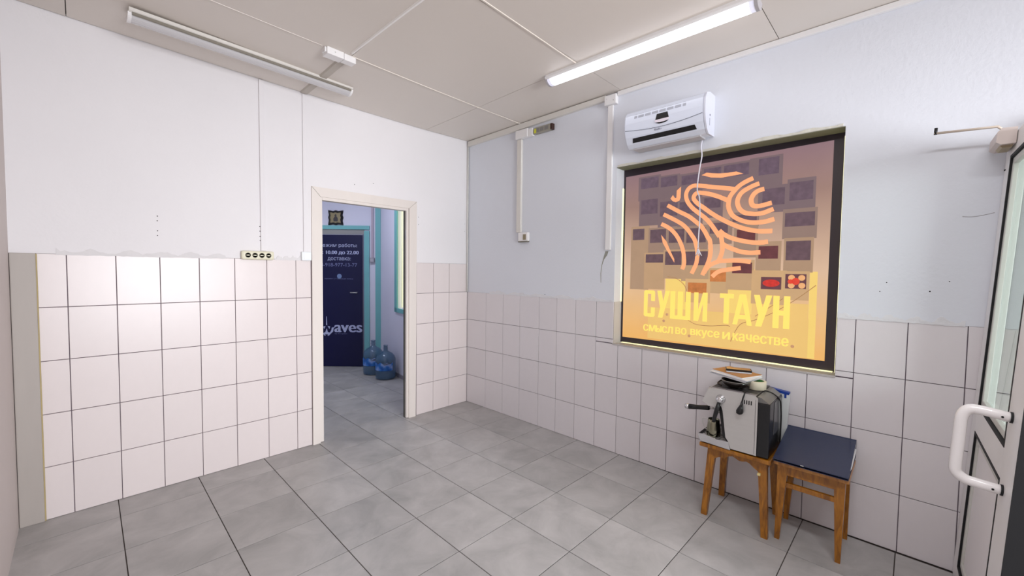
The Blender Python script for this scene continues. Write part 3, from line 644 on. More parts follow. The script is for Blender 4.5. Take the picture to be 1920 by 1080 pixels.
MB().box(-.0375, -.034, -.042, -.004, -.030, .022, .002).build('insert', mat('tan_insert', (150, 138, 112), .6), es)
MB().box(-.034, -.001, -.055, .060, -.050, -.040, .002).build('bottom_lip', mat('grey_lip', (120, 116, 104), .7), es)  # lip in a darker grey than the housing

# ducts, socket strip and switch on the doorway wall
duct('cable_duct', 'painted-over cable duct rising from the four-way socket strip', [(-1.982, -1.950, -.016, 0, 1.562, 2.80)], M['plaster'])
duct('cable_duct', 'thin painted-over cable duct left of the doorway above the small socket', [(-1.684, -1.664, -.013, 0, 1.562, 2.79)], M['plaster'])
sk = thing('socket_strip', 'ivory socket strip with four round outlets on the tile edge', 'socket strip', (-2.006, 0, 1.527))
ivory = mat('ivory_plastic', (224, 220, 196), .4)
MB().box(-.105, .105, -.040, 0, -.032, .032, .014).build('housing', ivory, sk)
for k in range(4):
    cx = -.066+.044*k
    s_o = MB().lathe([(.0185, 0), (.0185, -.0015), (.0160, -.0018), (.0150, .004), (0, .004)], (cx, -.040, 0), 24, 1).build('socket', mat('socket_rim', (158, 154, 136), .5) if k == 0 else bpy.data.materials['socket_rim'], sk)
    MB().box(cx-.012, cx+.012, -.0412, -.0402, -.0035, .0035, .0004).build('insert', ivory, s_o)
    for s in (-1, 1): MB().lathe([(.0024, 0), (.0024, -.001), (0, -.001)], (cx+s*.0085, -.0413, 0), 8, 1).build('pin_hole', M['dark'], s_o)
ws = thing('wall_socket', 'square white switch box just left of the doorway casing', 'socket', (-1.668, 0, 1.532))
MB().box(-.036, .036, -.030, 0, -.034, .034, .006).build('housing', mat('bright_white_plastic', (236, 240, 242), .35), ws)
MB().box(-.022, .022, -.034, -.029, -.024, .024, .003).build('rocker', mat('bright_white_rocker', (240, 244, 246), .3), ws)

# ---------------------------------------------------------------- air conditioner
ac = thing('air_conditioner', 'white split air conditioner above the illuminated sign', 'air conditioner', (0, -2.211, 2.46)); ac.scale = (.87, 1.05, 1)
shell = mat('glossy_white_shell', (224, 230, 244), .22, coat=.3)
# profile in (x,z): back at 0, front bulging
prof = [(0, .135), (-.10, .135), (-.165, .118), (-.190, .085), (-.196, .03), (-.192, -.02), (-.178, -.06), (-.150, -.105), (-.115, -.130), (0, -.128)]
n = len(prof)
def xz(prof, y0, y1, inset=0): 
    return [(x, y0, z) for x, z in prof]+[(x, y1, z) for x, z in prof]
mb = MB(); mb.add(xz(prof, .262, -.262), [list(range(n)), list(range(2*n-1, n-1, -1))]+[(i, (i+1) % n, n+(i+1) % n, n+i) for i in range(n)], False)
sh = mb.build('body', shell, ac)
be = sh.modifiers.new('b', 'BEVEL'); be.width = .008; be.segments = 3; be.limit_method = 'ANGLE'; be.angle_limit = .6
# end cheek, a little proud
ch = [(x*1.01, z) for x, z in prof]
MB().add(xz(ch, -.262, -.272), [list(range(n)), list(range(2*n-1, n-1, -1))]+[(i, (i+1) % n, n+(i+1) % n, n+i) for i in range(n)]).build('side_cover', mat('shell_grey', (212, 214, 226), .3), ac)
# front panel curved seam
mb = MB(); P = []
for k in range(25): t = -1+k/12; P.append((-.1950+.004*0, t*.255, -.012-.022*(1-t*t)))
def on_front(z): # x on the profile front for height z
    for (x0, z0), (x1, z1) in zip(prof[1:], prof[2:]):
        if z1 <= z <= z0: return x0+(x1-x0)*(z0-z)/(z0-z1+1e-9)
    return -.19
mb.tube([(on_front(z)-.001, y, z) for x, y, z in P], .0018, 6); mb.build('panel_seam', mat('seam_grey', (110, 116, 130), .6), ac)
# louvres along the top
for k, (a, b) in enumerate([(-.205+.0, -.185), (-.175, -.135), (-.127, -.085), (-.077, -.035), (-.027, .015), (.023, .063), (.071, .111), (.119, .139)]):
    # runs towards +y = left in the picture
    z0, z1 = .060, .088; vs = [(on_front(z0)-.0012, a+.05, z0), (on_front(z0)-.0012, b+.05, z0), (on_front(z1)-.0012, b+.05, z1), (on_front(z1)-.0012, a+.05, z1)]
    vs += [(x+.003, y, z) for x, y, z in vs]
    MB().add(vs, [(0, 1, 2, 3), (7, 6, 5, 4), (0, 4, 5, 1), (1, 5, 6, 2), (2, 6, 7, 3), (3, 7, 4, 0)]).build('louvre', mat('louvre_grey', (176, 180, 192), .5) if k == 0 else bpy.data.materials['louvre_grey'], ac)
# display: black trapezoid over a silver smile
def patch(poly, name, m_, off=.0015):
    vs = [(on_front(z)-off, y, z) for y, z in poly]; k = len(poly); vs += [(x+.004, y, z) for x, y, z in vs]
    return MB().add(vs, [list(range(k)), list(range(2*k-1, k-1, -1))]+[(i, (i+1) % k, k+(i+1) % k, k+i) for i in range(k)]).build(name, m_, ac)
patch([(.030, .052), (-.040, .052), (-.050, .012), (.040, .012)], 'display', M['black'], .002)
patch([(.044, .012), (-.054, .012), (-.050, -.002), (-.02, -.008), (.010, -.008), (.040, -.002)], 'display_trim', mat('pearl_trim', (236, 228, 238), .2, coat=.5), .006)
patch([(.036, -.006), (-.046, -.006), (-.025, -.015), (.015, -.015)], 'display_shadow_gap', M['black'], .003)
patch([(.205, -.070), (-.205, -.070), (-.214, -.098), (.212, -.098)], 'air_outlet', mat('outlet_black', (14, 15, 18), .35), .0022)
put_text('Ballu', 'logo', mat('logo_grey', (150, 154, 170), .4), ac, lambda a, z, d: (on_front(z)-.0016-d, a, z), .048, .002, -.052, -.040, .01)
MB().box(-.12, -.005, -.225, .225, -.139, -.127, .003).build('underside_tray', mat('tray_grey', (188, 186, 190), .5), ac)
MB().lathe([(.006, 0), (.006, -.0015), (0, -.002)], (-.10, -.2725, -.01), 12, 1).build('side_badge', mat('badge', (110, 110, 124), .4), ac)
MB().box(-.105, -.095, -.2735, -.272, -.075, -.03).build('side_label', mat('label_grey', (176, 178, 190), .5), ac)
tag(MB().tube(smoothline([(-.010, -2.43, 2.345), (-.010, -2.420, 2.28), (-.012, -2.428, 2.22), (-.008, -2.412, 2.12), (-.006, -2.402, 2.0), (-.004, -2.418, 1.94), (-.004, -2.424, 1.80), (-.004, -2.420, 1.70), (-.004, -2.418, 1.60)]), .0042, 8).build('hanging_cord', mat('white_cord', (236, 234, 246), .5)), 'thin white cord hanging from air conditioner over the illuminated sign', 'cord')
knot = MB(); 
for a in (-.5, 0, .5): knot.tube([(-.004, -2.418, 1.60), (-.006, -2.422+.016*a, 1.575), (-.006, -2.425+.04*a, 1.552)], [.005, .005, .002], 6)
tag(knot.build('tassel', bpy.data.materials['white_cord']), 'frayed white tassel end of the cord hanging before the sign', 'tassel')

# ---------------------------------------------------------------- illuminated sign in the niche
SX = .118
sg = thing('illuminated_sign', 'backlit orange sign with fingerprint logo and yellow lettering in wall niche', 'sign', (0, 0, 0))
def glow(name, rgb, k=.92, noise=0, ns=8, ramp=None):
    """backlit translucent print: emission for the backlight, its falloff painted into the colours"""
    m = bpy.data.materials.new(name); m.use_nodes = True; nt = m.node_tree; N = nt.nodes; L = nt.links; b = N['Principled BSDF']
    c = lin(rgb); b.inputs['Base Color'].default_value = (*[v*.10 for v in c], 1); b.inputs['Roughness'].default_value = .35
    b.inputs['Emission Strength'].default_value = k*SIGN; col = None
    tc = N.new('ShaderNodeTexCoord')
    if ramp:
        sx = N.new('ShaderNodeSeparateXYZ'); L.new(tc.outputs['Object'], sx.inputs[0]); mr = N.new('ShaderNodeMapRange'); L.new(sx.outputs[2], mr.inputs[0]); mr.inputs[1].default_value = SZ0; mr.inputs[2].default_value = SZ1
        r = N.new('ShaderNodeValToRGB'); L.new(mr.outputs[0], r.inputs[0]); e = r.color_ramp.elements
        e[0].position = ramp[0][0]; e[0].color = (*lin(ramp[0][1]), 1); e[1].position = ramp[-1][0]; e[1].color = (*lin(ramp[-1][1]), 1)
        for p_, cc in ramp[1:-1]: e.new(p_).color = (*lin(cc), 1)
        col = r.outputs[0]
    if noise:
        n_ = N.new('ShaderNodeTexNoise'); n_.inputs['Scale'].default_value = ns; n_.inputs['Detail'].default_value = 5; L.new(tc.outputs['Object'], n_.inputs[0])
        q = N.new('ShaderNodeMath'); q.operation = 'MULTIPLY_ADD'; L.new(n_.outputs['Fac'], q.inputs[0]); q.inputs[1].default_value = 2*noise; q.inputs[2].default_value = 1-noise
        s = N.new('ShaderNodeVectorMath'); s.operation = 'SCALE'; L.new(q.outputs[0], s.inputs['Scale'])
        if col: L.new(col, s.inputs[0])
        else: s.inputs[0].default_value = c
        col = s.outputs[0]
    if col: L.new(col, b.inputs['Emission Color'])
    else: b.inputs['Emission Color'].default_value = (*c, 1)
    return m
RB = [(0, (244, 182, 96)), (.22, (234, 188, 130)), (.42, (222, 188, 158)), (.60, (190, 158, 138)), (.78, (152, 122, 114)), (1, (138, 110, 122))]  # backlight painted as a ramp: bright orange below, dim mauve above
frm = mat('dark_film_border', (46, 36, 46), .4)
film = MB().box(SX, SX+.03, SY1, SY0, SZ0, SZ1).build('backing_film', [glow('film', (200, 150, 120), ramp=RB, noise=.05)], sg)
# border: left narrow, right wide
mb = MB(); X0 = SX-.0008; X1 = SX
mb.box(X0-.0001, X1, -1.803, SY0, SZ0, SZ1)
mb.prism([(SY0, 2.19), (SY1, 2.212), (SY1, SZ1), (SY0, SZ1)], 0, X0, X1)
mb.prism([(SY0, .915), (SY1, .928), (SY1, SZ0), (SY0, SZ0)], 0, X0, X1)
mb.box(X0-.0001, X1, SY1, -3.117, SZ0, SZ1); mb.build('border', frm, sg)
def zc(z):  # paper tone by height, with the backlight falloff painted in
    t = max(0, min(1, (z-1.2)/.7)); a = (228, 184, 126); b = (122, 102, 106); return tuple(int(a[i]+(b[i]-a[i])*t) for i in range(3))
def pc(z):  # photo tone turns mauve with height, following the painted backlight
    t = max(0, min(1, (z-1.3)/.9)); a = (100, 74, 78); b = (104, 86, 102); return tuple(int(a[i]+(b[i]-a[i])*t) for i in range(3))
def prect(b, x, name, m_, parent, jit=0):
    a, c, zt, zb = b; mb = MB(); mb.box(x-.0003, x, c, a, zb, zt); return mb.build(name, m_, parent)
paper = {}
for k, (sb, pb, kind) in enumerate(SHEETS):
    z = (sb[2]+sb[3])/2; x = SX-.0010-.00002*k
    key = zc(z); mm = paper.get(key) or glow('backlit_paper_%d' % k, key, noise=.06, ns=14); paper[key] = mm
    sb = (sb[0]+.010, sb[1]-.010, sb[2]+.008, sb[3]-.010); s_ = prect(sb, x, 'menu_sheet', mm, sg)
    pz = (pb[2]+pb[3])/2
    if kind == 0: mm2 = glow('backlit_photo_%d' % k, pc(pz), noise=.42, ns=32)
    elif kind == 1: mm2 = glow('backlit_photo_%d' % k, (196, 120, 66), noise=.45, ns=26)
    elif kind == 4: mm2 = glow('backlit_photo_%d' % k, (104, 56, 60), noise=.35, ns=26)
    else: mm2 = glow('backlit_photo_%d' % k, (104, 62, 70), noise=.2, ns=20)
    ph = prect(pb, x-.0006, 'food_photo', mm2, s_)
    a, c, zt, zb = pb
    if kind == 2:   # a dark boat of red pieces
        pts = [(a-(a-c)*(.5+.42*math.cos(t)), (zt+zb)/2+(zt-zb)*.30*math.sin(t)) for t in [2*PI*i/18 for i in range(18)]]
        MB().prism(pts, 0, x-.0012, x-.0007).build('red_dish', glow('red_dish', (206, 52, 44), noise=.35, ns=60), s_)
    if kind == 3:
        for (u, w, r_, cc) in [(.30, .25, .20, 0), (.78, .25, .20, 0), (.30, .78, .2, 0), (.80, .78, .2, 0), (.5, .5, .24, 1), (.25, .52, .16, 1)]:
            cy = a-(a-c)*u; cz_ = zt-(zt-zb)*w; rr = (zt-zb)*r_
            MB().prism([(cy+rr*math.cos(2*PI*i/14), cz_+rr*math.sin(2*PI*i/14)) for i in range(14)], 0, x-.0012-.0004*cc, x-.0007).build('sushi_roll', glow('roll_%d' % cc, (226, 66, 48) if cc else (240, 176, 120), noise=.2, ns=50), s_)
for k, b in enumerate(YELLOW): prect((b[0], b[1], b[2], max(b[3], .932)), SX-.00095-.00001*k, 'bright_patch', glow('bright_patch_%d' % k, (246, 210, 118) if k < 3 else (238, 196, 118), noise=.05, ns=10), sg)
mm = glow('crease', (176, 130, 84))
for c in CREASES: MB().ribbon(c, .004, SX-.0022).build('crease', mm, sg)
lg = glow('logo_orange', (250, 172, 122), 1.0, noise=.10, ns=7)
for k, c in enumerate(LOGO_STROKES): MB().ribbon(c, .0285, SX-.0034-.00004*k).build('logo_line', lg, sg)
for c in LOGO_POLYS: MB().prism(c, 0, SX-.0034, SX-.0030).build('logo_line', lg, sg)
# block lettering
yl = glow('yellow_letters', (254, 224, 112), 1.0, noise=.03)
ZT, ZB = 1.300, 1.097
def letter(ch, y0, y1):
    w = y0-y1; hh_ = ZT-ZB; s = min(.030, w*.36)/w      # stroke as a share of the width
    def R(a, b, c, d): return [(a, c), (b, c), (b, d), (a, d)]
    hs = .13
    S = []
    if ch == 'С': S = [[(.12, 0), (.88, 0), (1, .05), (1, .36), (1-s, .36), (1-s, hs), (s, hs), (s, 1-hs), (1-s, 1-hs), (1-s, .60), (1, .60), (1, .95), (.88, 1), (.12, 1), (0, .95), (0, .05)]]
    if ch == 'У': S = [[(0, 1), (s*1.1, 1), (.5, .60), (1-s*1.1, 1), (1, 1), (.46, 0), (.46-s*1.15, 0), (.5-s*.75, .36)]]
    if ch == 'Ш': S = [[(0, 1), (0, 0), (1, 0), (1, 1), (1-s*1.15, 1), (1-s*1.15, hs), (.5+s*.6, hs), (.5+s*.6, 1), (.5-s*.6, 1), (.5-s*.6, hs), (s*1.15, hs), (s*1.15, 1)]]
    if ch == 'И': S = [[(0, 1), (0, 0), (s*1.05, 0), (1-s, .62), (1-s, 0), (1, 0), (1, 1), (1-s*1.05, 1), (s, .38), (s, 1)]]
    if ch == 'Т': S = [[(0, 1), (0, .85), (.5-s*.55, .85), (.5-s*.55, 0), (.5+s*.55, 0), (.5+s*.55, .85), (1, .85), (1, 1)]]
    if ch == 'А': S = [[(0, 0), (s*.95, 0), (.5, .78), (1-s*.95, 0), (1, 0), (.5+s*.62, 1), (.5-s*.62, 1)], [(.27, .19), (.73, .19), (.66, .33), (.34, .33)]]
    if ch == 'Н': S = [[(0, 0), (s*1.1, 0), (s*1.1, .40), (1-s*1.1, .40), (1-s*1.1, 0), (1, 0), (1, 1), (1-s*1.1, 1), (1-s*1.1, .55), (s*1.1, .55), (s*1.1, 1), (0, 1)]]
    mb = MB()
    for k, poly in enumerate(S): mb.prism([(y0-w*u, ZB+hh_*v) for u, v in poly], 0, SX-.0052-.0002*k, SX-.0040)
    return mb
for ch, y0, y1 in LET: letter(ch, y0, y1).build('letter', yl, sg)
fr = lambda a, z, d: (SX-.0044-d*.5, a, z)
for w_, y0, y1, z0, z1 in [('смысл', -1.983, -2.212, .985, 1.037), ('во', -2.234, -2.312, .988, 1.038), ('вкусе', -2.342, -2.534, .978, 1.038), ('и', -2.556, -2.600, .990, 1.040), ('качестве', -2.620, -2.934, .988, 1.040)]:
    put_text(w_, 'lettering', yl, sg, fr, y0, y1, z0, z1, .04)
for y, z in [(-2.165, 1.125), (-2.142, 1.075), (-2.332, .984), (-2.956, .993)]:
    MB().lathe([(.010, 0), (.010, -.001), (0, -.001)], (SX-.0022, y, z), 14, 0).build('suction_mark', glow('suction', (196, 148, 110)) if y > -2.15 else glow('suction', (200, 150, 110)), sg)
# light leaking round the panel, drawn as added glowing strips along the niche
leak_glow = mat('leak_strip', (255, 255, 220), .5, emit=(255, 252, 190), es=.9)
MB().box(.098, .1165, SY0-.0035, SY0-.0005, 1.20, 2.10, .001).build('leak_strip', leak_glow, sg)
MB().box(.02, .112, SY1+.0005, SY1+.004, .885, 2.20, .001).build('leak_strip', leak_glow, sg)
MB().box(.085, .112, SY1+.02, SY0-.02, SZ0+.0003, SZ0+.003, .001).build('leak_strip', leak_glow, sg)
rev = mat('painted_reveal', (196, 194, 194), .7, noise=.05, nscale=8)
MB().box(.0065, .1165, SY0-.0004, SY0-.0001, SZ0, 1.201).build('niche_reveal', rev, wr)
MB().box(.0065, .1165, SY1+.0001, SY1+.0004, SZ0, 1.201).build('niche_reveal', rev, wr)
# aluminium sill
struct(MB().box(-.004, .112, SY1-.004, SY0+.006, SZ0-.012, SZ0+.0002, .001).build('trim_5', mat('aluminium_sill', (196, 192, 190), .35, metal=.4, noise=.1, nscale=20)))
MB().box(.0, .112, SY1, SY0, SZ1-.003, SZ1-.0002).build('niche_soffit', mat('shaded_soffit', (128, 130, 104), .8, noise=.1, nscale=6), wr)  # shade under the niche top painted into the soffit colour

# ---------------------------------------------------------------- stools
def leg(mb, top, bot, wt, wb_):
    """square tapered leg between two centre points"""
    vs = []
    for (x, y, z), w in ((bot, wb_), (top, wt)):
        for a, b in ((-1, -1), (1, -1), (1, 1), (-1, 1)): vs.append((x+a*w[0]/2, y+b*w[1]/2, z))
    return mb.add(vs, [(3, 2, 1, 0), (4, 5, 6, 7), (0, 1, 5, 4), (1, 2, 6, 5), (2, 3, 7, 6), (3, 0, 4, 7)])
s1 = thing('stool', 'varnished wooden stool with scalloped apron carrying the espresso machine', 'stool', (-.195, -2.785, 0))
MB().box(-.185, .160, -.178, .190, .412, .436, .006).build('seat', M['wood'], s1)
lp = {(-1, 1): ((-.130, .130, .412), (-.158, .158, 0)), (-1, -1): ((-.130, -.130, .412), (-.160, -.158, 0)), (1, 1): ((.115, .130, .412), (.140, .152, 0)), (1, -1): ((.115, -.130, .412), (.140, -.152, 0))}
for a, b in lp.values(): leg(MB(), a, b, (.034, .044), (.026, .032)).build('leg', M['wood'], s1)
def apron(y0, y1):
    pts = [(y0, .411), (y0, .345)]
    for t in [i/14 for i in range(15)]:
        y = y0+(y1-y0)*t; e = abs(2*t-1); pts.append((y, .338+.046*(1-e**2.4)+(.008*math.sin(6*PI*t) if .15 < t < .85 else 0)))
    pts += [(y1, .345), (y1, .411)]
    return pts
MB().prism(apron(.125, -.125), 0, -.150, -.132).build('apron', M['wood'], s1)
MB().prism(apron(.125, -.125), 0, .118, .136).build('apron', M['wood'], s1)
MB().prism([(x*.92-.008, z) for x, z in apron(-.125, .125)], 1, -.150, -.134).build('apron', M['wood'], s1)
MB().prism([(x*.92-.008, z) for x, z in apron(-.125, .125)], 1, .134, .150).build('apron', M['wood'], s1)
MB().box(-.1665, -.150, -.128, -.112, .332, .345, .003).build('paint_chip', mat('bare_wood', (232, 214, 150), .7), s1)

s2 = thing('stool', 'plain wooden stool with side rails under the blue binder', 'stool', (-.185, -3.122, 0))
MB().box(-.180, .145, -.168, .150, .424, .446, .008).build('seat', M['wood2'], s2)
lq = {(-1, 1): ((-.130, .112, .424), (-.122, .130, 0)), (-1, -1): ((-.130, -.128, .424), (-.128, -.132, 0)), (1, 1): ((.110, .112, .424), (.126, .134, 0)), (1, -1): ((.110, -.128, .424), (.136, -.136, 0))}
for a, b in lq.values(): leg(MB(), a, b, (.040, .046), (.022, .022)).build('leg', M['wood'], s2)
MB().box(-.146, -.130, -.112, .098, .368, .424, .002).build('apron', M['wood'], s2)
MB().box(.112, .128, -.112, .098, .368, .424, .002).build('apron', M['wood'], s2)
MB().box(-.112, .092, -.142, -.126, .368, .424, .002).build('apron', M['wood'], s2)
MB().box(-.112, .092, .108, .124, .368, .424, .002).build('apron', M['wood'], s2)
MB().box(-.140, -.122, -.112, .100, .300, .326, .003).build('stretcher', M['wood'], s2)
MB().box(.108, .126, -.112, .100, .300, .326, .003).build('stretcher', M['wood'], s2)

# blue binder: wedge, thick spine towards the wall
bd = thing('binder', 'thick dark blue binder lying on the plain stool', 'binder', (-.205, -3.128, .4465))
W0, W1 = -.158, .155    # y
MB().prism([(-.172, .0005), (.195, .0005), (.195, .003), (-.172, .003)], 1, W0, W1).build('cover', M['navy'], bd)
MB().prism([(-.175, .016), (.185, .092), (.195, .096), (.197, .0035), (.192, .0035), (.190, .088), (-.175, .012)], 1, W0, W1).build('cover', M['navy'], bd)
for k in range(5): MB().prism([(-.070+.010*k, .0085+.004*k), (.186, .0035+.016*k), (.186, .0165+.016*k), (-.070+.010*k, .0105+.005*k)], 1, W0+.004-.003*((k*7) % 3), W1-.012).build('paper_sheaf', M['white'], bd)
MB().box(-.1765, -.173, .02, .034, .0125, .0165).build('clip', M['chrome'], bd)

# ---------------------------------------------------------------- espresso machine
em = thing('espresso_machine', 'steel and black espresso machine standing on the scalloped stool', 'espresso machine', (-.25, -2.75, .437))
ex, ey, ez = -.25, -2.75, .437
def E(p): return [(y-ey, z-ez) for y, z in p]
XL, XR = -.380-ex, -.075-ex
side = [(-2.655, .772), (-2.880, .772), (-2.893, .760), (-2.893, .445), (-2.765, .445), (-2.752, .483), (-2.737, .503), (-2.718, .649), (-2.709, .676), (-2.639, .662), (-2.606, .683), (-2.640, .765)]
MB().prism(E(side), 0, XL, XL+.004).build('side_panel', M['steel'], em)
MB().prism(E(side), 0, XR-.004, XR).build('side_panel', M['steel'], em)
core = [(-2.657, .768), (-2.885, .768), (-2.888, .450), (-2.767, .450), (-2.742, .483), (-2.722, .503), (-2.700, .640), (-2.690, .672), (-2.645, .666), (-2.612, .684), (-2.642, .762)]
MB().prism(E(core), 0, XL+.004, XR-.004).build('body', M['black'], em)
MB().prism(E([(-2.603, .6835), (-2.609, .6815), (-2.643, .764), (-2.637, .766)]), 0, XL+.001, XR-.001).build('control_panel', M['steel'], em)
MB().prism(E([(-2.64, .7725), (-2.885, .7725), (-2.885, .776), (-2.64, .776)]), 0, XL, XL+.006).build('top_rail', M['chrome'], em)
MB().prism(E([(-2.66, .776), (-2.885, .776), (-2.885, .779), (-2.66, .779)]), 0, XL+.012, XL+.015).build('top_rail', M['chrome'], em)
MB().box(XL+.004, XR-.004, -2.885-ey, -2.650-ey, .768-ez, .773-ez, .001).build('cup_tray', mat('dark_top', (52, 50, 50), .4), em)
MB().box(XL+.008, XR-.012, -2.950-ey, -2.885-ey, .4405-ez, .738-ez, .006).build('back_body', mat('glossy_black_back', (22, 23, 26), .25), em)
MB().prism([(-2.946-ey, .738-ez), (-2.887-ey, .738-ez), (-2.887-ey, .768-ez), (-2.905-ey, .766-ez)], 0, XL+.012, XR-.014).build('sloping_cover', mat('grey_cover', (112, 110, 108), .35), em)
MB().box(XL+.10, XR-.02, -2.9525-ey, -2.9495-ey, .55-ez, .730-ez, .002).build('tank_window', mat('smoky_tank', (84, 84, 86), .25), em)
# drip tray
tray = [(-2.588, .486), (-2.594, .461), (-2.603, .446), (-2.765, .4385), (-2.753, .482), (-2.69, .479), (-2.655, .486), (-2.62, .489)]
MB().prism(E(tray), 0, XL-.004, XL+.006).build('drip_tray', M['chrome'], em)
MB().prism(E([(-2.588, .486), (-2.594, .461), (-2.603, .446), (-2.765, .4385), (-2.76, .470), (-2.61, .472)]), 0, XL+.006, XR-.004).build('drip_tray', mat('tray_black', (30, 30, 32), .3), em)
for k in range(9): MB().box(XL+.012+.026*k, XL+.020+.026*k, -2.74-ey, -2.60-ey, .474-ez, .478-ez).build('tray_grate', M['steel'], em)
# steam knob and wand on the near side
MB().lathe([(0, -.032), (.011, -.031), (.018, -.024), (.0205, -.010), (.022, -.004), (.026, 0)], (XL, -2.705-ey, .716-ez), 22, 0).build('steam_knob', M['chrome'], em)
MB().tube([(XL-.022, -2.703-ey, .700-ez), (XL-.028, -2.695-ey, .66-ez), (XL-.030, -2.682-ey, .60-ez), (XL-.030, -2.680-ey, .585-ez)], [.009, .012, .010, .008], 12).build('steam_wand', M['black'], em)
for k in range(4): MB().box(XL-.0006, XL+.001, -2.864-ey+.011*k, -2.859-ey+.011*k, .717-ez, .740-ez).build('vent_slot', M['dark'], em)
MB().prism(E([(-2.882, .752), (-2.8835, .752), (-2.8835, .452), (-2.882, .452)]), 0, XL-.0005, XL+.001).build('panel_seam', M['dark'], em)
# brew head with portafilter
MB().lathe([(.034, .0), (.036, -.028), (.030, -.034)], (-.02, -2.672-ey, .672-ez), 26).build('brew_head', M['chrome'], em)
pf = MB().lathe([(.033, 0), (.033, -.024), (.024, -.034), (0, -.036)], (-.02, -2.672-ey, .640-ez), 26).build('portafilter', M['steel'], em)
MB().tube([(-.02, -2.640-ey, .622-ez), (-.02, -2.612-ey, .618-ez)], [.006, .006], 10).build('neck', M['steel'], pf)
MB().tube([(-.02, -2.612-ey, .618-ez), (-.02, -2.606-ey, .617-ez), (-.02, -2.545-ey, .606-ez), (-.02, -2.49-ey, .598-ez)], [.010, .015, .0135, .0165], 14).build('grip', M['black'], pf)
MB().tube([(-.02, -2.49-ey, .598-ez), (-.02, -2.468-ey, .595-ez)], [.0165, .0155], 14).build('end_cap', M['chrome'], pf)
# power cord draped over the top, plug hanging on the side panel
cord = MB().tube(smoothline([(XL-.012, -2.816-ey, .715-ez), (XL-.010, -2.822-ey, .75-ez), (XL+.004, -2.826-ey, .779-ez), (XL+.04, -2.80-ey, .782-ez), (XL+.09, -2.77-ey, .786-ez), (XL+.13, -2.83-ey, .785-ez), (XL+.14, -2.88-ey, .778-ez), (XL+.165, -2.925-ey, .765-ez), (XL+.20, -2.956-ey, .725-ez), (XL+.225, -2.960-ey, .66-ez), (XL+.235, -2.960-ey, .58-ez), (XL+.24, -2.957-ey, .47-ez)]), .0036, 8).build('power_cord', M['black'], em)
MB().tube([(XL-.012, -2.818-ey, .730-ez), (XL-.013, -2.817-ey, .712-ez), (XL-.016, -2.814-ey, .695-ez), (XL-.019, -2.811-ey, .678-ez), (XL-.018, -2.810-ey, .667-ez), (XL-.016, -2.810-ey, .662-ez)], [.004, .007, .013, .018, .017, .010], 16).build('plug', M['black'], em)
# milk jug
jg = thing('milk_jug', 'small steel milk jug on the drip tray of the espresso machine', 'jug', (-.325, -2.655, .4795))
dk = mat('polished_steel', (150, 148, 128), .16, metal=1)
MB().lathe([(.036, 0), (.038, .004), (.037, .04), (.032, .078), (.031, .095), (.029, .095), (.030, .078), (.035, .04), (.034, .006), (0, .005)], (0, 0, 0), 30).build('body', dk, jg)
MB().tube(smoothline([(0, .032, .085), (0, .050, .088), (0, .064, .082), (0, .062, .055), (0, .050, .032), (0, .037, .022)]), .0028, 8).build('handle', M['steel'], jg)

# clutter on top of the machine
bw = thing('bowl', 'dark bowl on top of the espresso machine under the notebook', 'bowl', (-.272, -2.752, .7735))
MB().lathe([(.035, 0), (.055, .010), (.072, .028), (.076, .042), (.072, .042), (.066, .028), (.05, .014), (0, .006)], (0, 0, 0), 30).build('body', mat('dark_glazed', (30, 22, 18), .2, coat=.4), bw)
MB().lathe([(.0765, .041), (.078, .0425), (.0765, .044), (.074, .0425)], (0, 0, 0), 30, close=True).build('rim', mat('pale_rim', (150, 146, 138), .3), bw)
cl = MB().tube(smoothline([(-.318, -2.690, .781), (-.31, -2.668, .786), (-.285, -2.663, .790), (-.25, -2.668, .795), (-.235, -2.68, .795)]), .0048, 8).build('cable_loop', mat('brown_black_cable', (40, 28, 22), .4)); tag(cl, 'dark cable loop behind the bowl on the espresso machine', 'cable')
tp = thing('tape_roll', 'cream masking tape roll with green core on the espresso machine', 'tape roll', (-.218, -2.848, .7745))
MB().lathe([(.046, 0), (.048, .002), (.048, .046), (.046, .048), (.036, .048), (.036, 0)], (0, 0, 0), 34, close=True).build('tape', mat('cream_tape', (222, 214, 192), .6, noise=.04, nscale=30), tp)
MB().lathe([(.0358, .001), (.0358, .0475), (.033, .0475), (.033, .001)], (0, 0, 0), 34, close=True).build('core', mat('green_core', (42, 112, 48), .6), tp)
def slab(corners, z0, z1, name, m_, parent=None, o=(0, 0, 0), tilt=(0, 0)):
    vs = [(x-o[0], y-o[1], z0+tilt[0]*(x-o[0])+tilt[1]*(y-o[1])-o[2]) for x, y in corners]+[(x-o[0], y-o[1], z1+tilt[0]*(x-o[0])+tilt[1]*(y-o[1])-o[2]) for x, y in corners]
    return MB().add(vs, [(3, 2, 1, 0), (4, 5, 6, 7), (0, 1, 5, 4), (1, 2, 6, 5), (2, 3, 7, 6), (3, 0, 4, 7)]).build(name, m_, parent)
NB = [(-.190, -2.596), (-.030, -2.648), (-.138, -2.856), (-.300, -2.793)]
no = (-.165, -2.72, .826)
pp = thing('paper_stack', 'white loose papers lying under the brown notebook', 'papers', no)
for k in range(3):
    dx = -.018*(k == 0)-.006*k; cn = [(-.205+dx, -2.590), (-.045+dx, -2.645-.004*k), (-.140+dx*.5, -2.862+.004*k), (-.312+dx, -2.812-.006*k)]
    slab(cn, .8215+.0045*k, .8250+.0045*k, 'sheet', M['white'] if k else mat('grey_sheet', (196, 196, 202), .7), pp, no)
nb = thing('notebook', 'brown-covered notebook topmost in the pile on the espresso machine', 'notebook', no)
slab(NB, .8352, .8405, 'pages', M['white'], nb, no)
slab([(x-.001, y) for x, y in NB], .8405, .8425, 'cover', mat('brown_card', (186, 132, 84), .5, noise=.08, nscale=12), nb, no)
